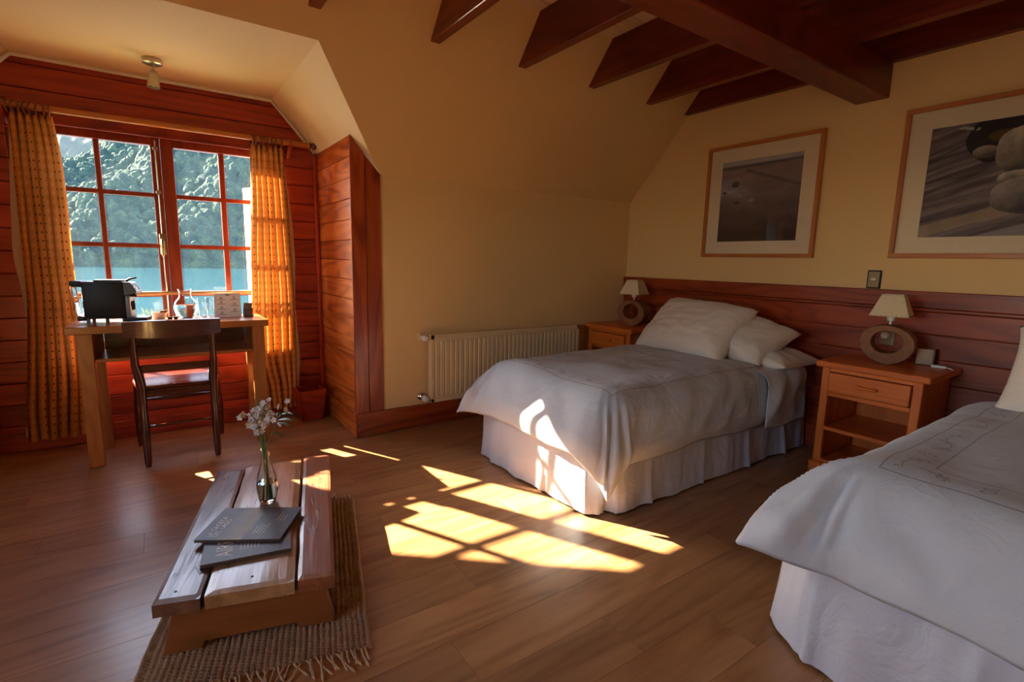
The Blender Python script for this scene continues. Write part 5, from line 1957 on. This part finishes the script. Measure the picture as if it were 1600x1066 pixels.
tplank([(0, 0), (0.125, -0.005), (0.115, 1.012), (0.0, 1.008)], TZ - 0.045, TZ - 0.001, tabdark('Y'), 3, 'dark weathered left plank')
tplank([(0.136, -0.002), (0.388, -0.008), (0.366, 1.07), (0.123, 1.03)], TZ - 0.045, TZ, tablight('Y'), 6, 'pale wide middle plank')
tplank([(0.399, -0.008), (0.511, -0.015), (0.50, 1.085), (0.379, 1.093)], TZ - 0.043, TZ + 0.002, tabred('Y'), 9, 'reddish right plank')
for yy in (0.015, 0.86):
    bm = bmesh.new()
    prism(bm, [(0.012, yy, RUGZ), (0.115, yy, RUGZ), (0.125, yy, RUGZ + 0.022), (0.385, yy, RUGZ + 0.022), (0.395, yy, RUGZ), (0.505, yy, RUGZ), (0.475, yy, TZ - 0.0455), (0.045, yy, TZ - 0.0455)], (0, 0.055, 0), 0.002)
    tobj('trestle', bm, tabbase('X'))
bm = bmesh.new()
bx(bm, 0.22, 0.30, 0.0705, 0.8595, 0.085, 0.140, 0.003)
tobj('stretcher', bm, tabbase('Y'))
for k_, (xx, yy, ztop) in enumerate(((0.05, 0.05, TZ - 0.001), (0.045, 0.9, TZ - 0.001), (0.26, 0.06, TZ), (0.24, 0.93, TZ), (0.45, 0.30, TZ + 0.002), (0.435, 0.95, TZ + 0.002), (0.325, 0.87, TZ))):
    bm = bmesh.new()
    lathe(bm, [(0.0045, 0.0), (0.004, 0.0016)], 10, (xx, yy, ztop - 0.0004))
    tobj('nail_head', bm, plain('rusty_nail', (0.05, 0.03, 0.02), 0.6, metal=0.5))

# ---------------------------------------------------------------- rug
rug = thing('jute_rug', T_O + TAX * 0.27 + TAY * 0.4, 'braided natural jute rug with frayed fringe under the coffee table', 'rug')
rug.rotation_euler = (0, 0, TA)


def robj(name, bm, mat, smooth=True):
    bmesh.ops.translate(bm, verts=bm.verts, vec=-Vector((0.27, 0.4, 0)))
    me = bpy.data.meshes.new(name)
    bm.to_mesh(me)
    bm.free()
    if smooth:
        me.polygons.foreach_set('use_smooth', [True] * len(me.polygons))
    me.materials.append(mat)
    o = bpy.data.objects.new(name, me)
    COL.objects.link(o)
    o.parent = rug
    return o


m_jute, nt, out = new_mat('jute_weave')
tc = N(nt, 'TexCoord')
nn = N(nt, 'TexNoise', i_Scale=320.0, i_Detail=4.0)
L(nt, tc.outputs['Object'], nn.inputs['Vector'])
nb = N(nt, 'TexNoise', i_Scale=14.0, i_Detail=3.0)
L(nt, tc.outputs['Object'], nb.inputs['Vector'])
ff = math_n(nt, 'ADD', math_n(nt, 'MULTIPLY', nn.outputs[0], 0.7), math_n(nt, 'MULTIPLY', nb.outputs[0], 0.3))
cj = ramp(nt, ff, [(0.3, (0.24, 0.13, 0.065)), (0.5, (0.46, 0.28, 0.15)), (0.7, (0.66, 0.45, 0.26))])
bsdf(nt, out, cj, 0.9, spec=0.1, bump=nn.outputs[0], bump_s=0.8, bump_d=0.003)
# rug outline in table axes: right edge runs from near-right to far-right
RX_0, RX_1, RY_0, RY_1 = -0.045, 0.612, -0.135, 0.93
bm = bmesh.new()
nu, nv = 130, 300
P = []
cw, chh = 0.0175, 0.0135
for j in range(nv + 1):
    y_ = RY_0 + (RY_1 - RY_0) * j / nv
    row = []
    for i in range(nu + 1):
        x = RX_0 + (RX_1 - RX_0) * i / nu
        ci = math.floor(x / cw)
        fx = x / cw - ci
        fy = (y_ / chh + (0.5 if ci % 2 else 0.0)) % 1.0
        kn = abs(math.sin(PI * fx)) ** 0.6 * abs(math.sin(PI * fy)) ** 0.8
        h = RUGZ - 0.010 + 0.0115 * kn + 0.001 * nz(x * 30, y_ * 30, 2)
        eb = min(x - RX_0, RX_1 - x)
        if eb < 0.012:
            h = 0.002 + (RUGZ + 0.003 - 0.002) * math.sqrt(max(0, 1 - (1 - eb / 0.012) ** 2)) + 0.0018 * math.sin(y_ * 420)
        wob = 0.006 * nz(y_ * 5, 0, 8 if x > 0.3 else 12) * (abs(x - 0.28) / 0.33) + 0.003 * nz(y_ * 16, 2, 8) * (abs(x - 0.28) / 0.33)
        row.append((x + wob, y_ + 0.004 * nz(x * 12, 1, 4), h))
    P.append(row)
grid(bm, P)
for side in (0, -1):       # skirt the open edges down to the floor
    pr = P[side]
    grid(bm, [pr, [(p[0], p[1], 0.0005) for p in pr]])
    pc = [r[side] for r in P]
    grid(bm, [pc, [(p[0], p[1], 0.0005) for p in pc]])
robj('weave', bm, m_jute)
rnd = random.Random(11)
JT = plain('jute_yarn', (0.62, 0.42, 0.23), 0.9, nscale=200, namp=0.35, bump_s=0.4)
ntas = 44
for end, ye, sg in ((0, RY_0, -1), (1, RY_1, 1)):
    for i in range(ntas if end == 0 else 30):
        n_all = ntas if end == 0 else 30
        x = RX_0 + 0.01 + (RX_1 - RX_0 - 0.02) * (i + rnd.random() * 0.6) / n_all
        ln = rnd.uniform(0.045, 0.095)
        pts, rr = [], []
        dx, kx = rnd.uniform(-0.35, 0.55), rnd.uniform(-0.5, 0.5)
        for k_ in range(7):
            f = k_ / 6
            pts.append((x + dx * ln * f + kx * ln * f * f * 0.5, ye + sg * ln * f * (1 - 0.2 * abs(dx)), 0.009 - 0.006 * f + 0.003 * math.sin(f * 7 + i) * (1 - f) + 0.001))
            rr.append((0.0026 if k_ < 5 else (0.0045 if k_ == 5 else 0.002)))
        for p_i, p in enumerate(pts):
            if p[2] < rr[p_i] + 0.0004:
                pts[p_i] = (p[0], p[1], rr[p_i] + 0.0004)
        bm = bmesh.new()
        tube(bm, pts, rr, 6)
        if rnd.random() < 0.5:      # a second strand
            tube(bm, [(p[0] + 0.004 * math.sin(q * 1.7), p[1], p[2] + 0.001) for q, p in enumerate(pts)], [r * 0.6 for r in rr], 5)
        robj('tassel', bm, JT)


# ---------------------------------------------------------------- magazines
def text_mesh(name, txt, size, mat, parent, M_, font_scale=(1, 1)):
    cu = bpy.data.curves.new(name, 'FONT')
    cu.body = txt
    cu.size = size
    cu.resolution_u = 3
    tmp = bpy.data.objects.new(name, cu)
    COL.objects.link(tmp)
    dg = bpy.context.evaluated_depsgraph_get()
    me = bpy.data.meshes.new_from_object(tmp.evaluated_get(dg))
    bpy.data.objects.remove(tmp)
    bpy.data.curves.remove(cu)
    me.transform(Matrix.Diagonal((font_scale[0], font_scale[1], 1, 1)))
    me.transform(Matrix.Translation(-world_loc(parent)) @ M_)
    me.materials.clear()
    me.materials.append(mat)
    o = bpy.data.objects.new(name, me)
    COL.objects.link(o)
    o.parent = parent
    return o


def cover_print(name, kind):
    m, nt, out = new_mat(name)
    uv = N(nt, 'UVMap', uv_map='page')
    sep = N(nt, 'SeparateXYZ')
    L(nt, uv.outputs[0], sep.inputs[0])
    n = N(nt, 'TexNoise', i_Scale=5.0, i_Detail=6.0, i_Roughness=0.65)
    L(nt, uv.outputs[0], n.inputs['Vector'])
    if kind == 'top':
        f = math_n(nt, 'ADD', sep.outputs[0], math_n(nt, 'MULTIPLY', math_n(nt, 'SUBTRACT', n.outputs[0], 0.5), 0.5))
        col = ramp(nt, f, [(0.0, (0.045, 0.05, 0.055)), (0.22, (0.05, 0.055, 0.06)), (0.38, (0.17, 0.125, 0.065)), (0.52, (0.24, 0.18, 0.08)), (0.56, (0.05, 0.055, 0.06)), (0.68, (0.10, 0.07, 0.05)), (0.78, (0.045, 0.05, 0.055)), (1.0, (0.035, 0.038, 0.042))])
    else:
        col = ramp(nt, n.outputs[0], [(0.3, (0.07, 0.08, 0.09)), (0.7, (0.11, 0.12, 0.13))])
    bsdf(nt, out, col, 0.45, spec=0.3)
    return m


PAGES = plain('paper_edge_brown', (0.10, 0.055, 0.035), 0.8)
LETTER = plain('pale_lettering', (0.80, 0.76, 0.72), 0.6)


def magazine(name, near_l, ang, w, h, z0, th, kind, label):
    """near_l: near-left corner; width runs along ang; the page's top edge lies to the left"""
    mg = thing(name, (near_l[0], near_l[1], z0), label, 'magazine', 'magazines on the coffee table')
    Mm = Matrix.Translation((near_l[0], near_l[1], z0)) @ Matrix.Rotation(ang, 4, 'Z')
    bm = bmesh.new()
    bx(bm, 0.002, w - 0.002, 0.002, h - 0.002, 0.0008, th - 0.0012, 0, 1, Mm)
    obj('pages', bm, PAGES, mg)
    bm = bmesh.new()
    uvl = bm.loops.layers.uv.new('page')
    q = [(0, 0), (w, 0), (w, h), (0, h)]
    for za, zb in ((th - 0.0012, th), (0.0, 0.0008)):
        b = [bm.verts.new(Mm @ Vector((x, y_, za))) for x, y_ in q]
        t = [bm.verts.new(Mm @ Vector((x, y_, zb))) for x, y_ in q]
        uvm = {v: (x / w, y_ / h) for v, (x, y_) in zip(b + t, q + q)}
        for fverts in ((b[::-1]), t, *[(b[i], b[(i + 1) % 4], t[(i + 1) % 4], t[i]) for i in range(4)]):
            f = bm.faces.new(fverts)
            for lp in f.loops:
                lp[uvl].uv = uvm[lp.vert]
    obj('cover', bm, cover_print('magazine_cover_' + kind, kind), mg)
    bm = bmesh.new()
    rn = random.Random(3)
    rowsx = ((0.62, 4, 0.18), (0.80, 3, 0.55)) if kind == 'top' else ((0.42, 6, 0.25), (0.62, 4, 0.45))
    for (u0, n_, v0) in rowsx:
        for i in range(n_):
            x = (u0 + 0.04 * i) * w
            y0_ = v0 * h
            ln = h * rn.uniform(0.18, 0.36)
            q4 = [bm.verts.new(Mm @ Vector(p)) for p in ((x, y0_, th + 0.0002), (x + 0.0016, y0_, th + 0.0002), (x + 0.0016, y0_ + ln, th + 0.0002), (x, y0_ + ln, th + 0.0002))]
            bm.faces.new(q4)
    obj('small_print', bm, LETTER, mg)
    Rt = Matrix.Rotation(PI / 2, 4, 'Z')
    if kind == 'top':
        text_mesh('title_lettering', 'LA GACETA', 0.026, LETTER, mg, Mm @ Matrix.Translation((0.046, 0.020, th + 0.0003)) @ Rt, (1.05, 1.0))
        text_mesh('title_lettering', 'DEL LAGO', 0.026, LETTER, mg, Mm @ Matrix.Translation((0.068, 0.020, th + 0.0003)) @ Rt, (1.05, 1.0))
    else:
        text_mesh('title_lettering', 'AIRE', 0.075, LETTER, mg, Mm @ Matrix.Translation((0.092, 0.028, th + 0.0003)) @ Rt, (0.72, 1.0))
    return mg


mag_t = TZ + 0.0022
magazine('magazine', (0.057, 1.832), math.radians(-10.6), 0.276, 0.205, mag_t, 0.0125, 'low', 'grey magazine titled AIRE, partly under the other magazine')
magazine('magazine', (0.050, 1.996), math.radians(-30.6), 0.296, 0.238, mag_t + 0.0130, 0.010, 'top', 'dark magazine with a landscape cover lying on top')

# ---------------------------------------------------------------- vase and flowers
vx, vy, vz = 0.329, 2.222, TZ + 0.0018
va = thing('glass_vase', (vx, vy, vz), 'narrow-necked clear glass vase on the coffee table', 'vase')
bm = bmesh.new()
lathe(bm, [(0.0, 0.0), (0.026, 0.0), (0.033, 0.008), (0.041, 0.045), (0.042, 0.075), (0.035, 0.120), (0.022, 0.165), (0.0155, 0.195), (0.015, 0.222), (0.0175, 0.232), (0.0160, 0.232), (0.0133, 0.222), (0.0138, 0.195),
           (0.020, 0.164), (0.033, 0.119), (0.0397, 0.075), (0.0387, 0.046), (0.030, 0.011), (0.0, 0.009)], 30, (vx, vy, vz), cap=False)
obj('body', bm, VASE_GLASS, va, smooth=True, angle=60)
bm = bmesh.new()
lathe(bm, [(0.0, 0.0095), (0.0295, 0.0115), (0.0382, 0.046), (0.0392, 0.075), (0.0375, 0.090), (0.0, 0.090)], 30, (vx, vy, vz), cap=False)
obj('water', bm, WATER, va, smooth=True, angle=60)


def leaf(parent, base, dirv, ln, wd, seed, mat=LEAF):
    d = Vector(dirv).normalized()
    side = d.cross(Vector((0, 0, 1)))
    if side.length < 0.1:
        side = Vector((1, 0, 0))
    side.normalize()
    nn_ = side.cross(d)
    rows = []
    for i in range(7):
        f = i / 6
        w_ = wd * math.sin(PI * min(0.98, f * 0.95 + 0.03)) ** 0.8
        c = Vector(base) + d * ln * f - Vector((0, 0, 1)) * ln * 0.25 * f * f
        rows.append([c - side * w_ + nn_ * w_ * 0.3, c - nn_ * w_ * 0.05, c + side * w_ + nn_ * w_ * 0.3])
    bm = bmesh.new()
    grid(bm, rows)
    g2 = [[p - nn_ * 0.0006 for p in r] for r in rows]
    grid(bm, g2)
    return obj('leaf', bm, mat, parent, smooth=True)


def blossom(parent, c, d, r, rnd):
    d = Vector(d).normalized()
    a = d.orthogonal().normalized()
    b = d.cross(a)
    bm = bmesh.new()
    ph = rnd.uniform(0, 6)
    for k_ in range(5):
        t = ph + 2 * PI * k_ / 5
        o_ = a * math.cos(t) + b * math.sin(t)
        s_ = d.cross(o_)
        rows = []
        for i in range(4):
            f = i / 3
            w_ = r * 0.42 * math.sin(PI * (0.15 + 0.75 * f))
            p = Vector(c) + o_ * r * (0.1 + f * 0.9) + d * r * 0.35 * f * f
            rows.append([p - s_ * w_ + d * w_ * 0.3, p, p + s_ * w_ + d * w_ * 0.3])
        grid(bm, rows)
    return obj('blossom', bm, PETAL, parent, smooth=True)


rnd = random.Random(17)
mouth = Vector((vx, vy, vz + 0.225))


def sprig(label, tip, foot, spots, leaves, nb, spread):
    s_ = thing('flower_sprig', (vx + foot[0], vy + foot[1], vz + 0.014), label, 'flower', 'sprigs in the vase')
    f0 = Vector((vx + foot[0], vy + foot[1], vz + 0.014))
    md = mouth + Vector((foot[0] * 0.12, foot[1] * 0.12, 0))
    tp = Vector(tip)
    mid = (md * 0.45 + tp * 0.55) + Vector((0, 0, 0.01))
    bm = bmesh.new()
    tube(bm, [f0, f0 * 0.5 + md * 0.5, md, mid, tp], [0.0024, 0.0024, 0.0022, 0.0018, 0.0012], 6)
    obj('stem', bm, STEM, s_, smooth=True)
    for k_ in range(nb):
        f = rnd.uniform(0.25, 1.05)
        c = mid * (1 - f) + tp * f + Vector((rnd.gauss(0, spread), rnd.gauss(0, spread), rnd.gauss(0, spread * 0.9)))
        blossom(s_, c, (rnd.uniform(-1, 1), rnd.uniform(-1.2, 0.3), rnd.uniform(-0.2, 1)), rnd.uniform(0.011, 0.016), rnd)
    for (b_, d_, l_, w_) in leaves:
        leaf(s_, mid * (1 - b_) + tp * b_, d_, l_, w_, 1)
    return s_


RR = Vector((0.82, -0.57, 0))        # to the right as seen
sprig('dense white blossom sprig leaning left in the glass vase', mouth + Vector((-0.035, 0.0, 0.145)), (0.012, 0.006), None, [(0.1, -RR + Vector((0, 0, 0.4)), 0.04, 0.010)], 40, 0.019)
sprig('white blossom sprig standing upright in the glass vase', mouth + RR * 0.005 + Vector((0, 0, 0.185)), (-0.012, 0.004), None, [(0.9, RR * 0.3 + Vector((0, 0, 0.8)), 0.035, 0.011), (0.7, RR + Vector((0, 0, 0.5)), 0.035, 0.010)], 40, 0.022)
sprig('leafy sprig with few white blossoms leaning right in the vase', mouth + RR * 0.075 + Vector((0, 0, 0.165)), (-0.004, -0.012), None,
      [(0.95, RR + Vector((0, 0, 0.1)), 0.05, 0.009), (0.75, RR + Vector((0, 0, 0.55)), 0.055, 0.014), (0.45, RR + Vector((0, 0, 0.25)), 0.065, 0.016), (0.25, RR + Vector((0, 0, 0.1)), 0.06, 0.015), (-0.35, RR + Vector((0, 0, -0.1)), 0.05, 0.012), (0.6, RR * 0.2 + Vector((0, 0, 1)), 0.04, 0.011)], 6, 0.018)
gb = thing('grass_blade', (vx, vy, vz + 0.014), 'tall slender green blades at the left of the bouquet', 'grass')
for (dx_, h_, w_) in ((-0.036, 0.29, 0.0038), (-0.026, 0.30, 0.003), (-0.042, 0.22, 0.003)):
    t0 = Vector((vx + 0.006, vy, vz + 0.016))
    tp = mouth + RR * dx_ + Vector((0, 0, h_))
    rows = []
    for i in range(9):
        f = i / 8
        c = (t0 * (1 - f) ** 2 + (mouth + Vector((-0.003, 0, 0.0))) * 2 * f * (1 - f) + tp * f * f) if f < 2 else tp
        ww = w_ * (1 - f ** 3) + 0.0004
        rows.append([c - RR * ww, c + Vector((0.3, 0.5, 0)) * ww * 0.3, c + RR * ww])
    bm = bmesh.new()
    grid(bm, rows)
    obj('blade', bm, LEAF, gb, smooth=True)
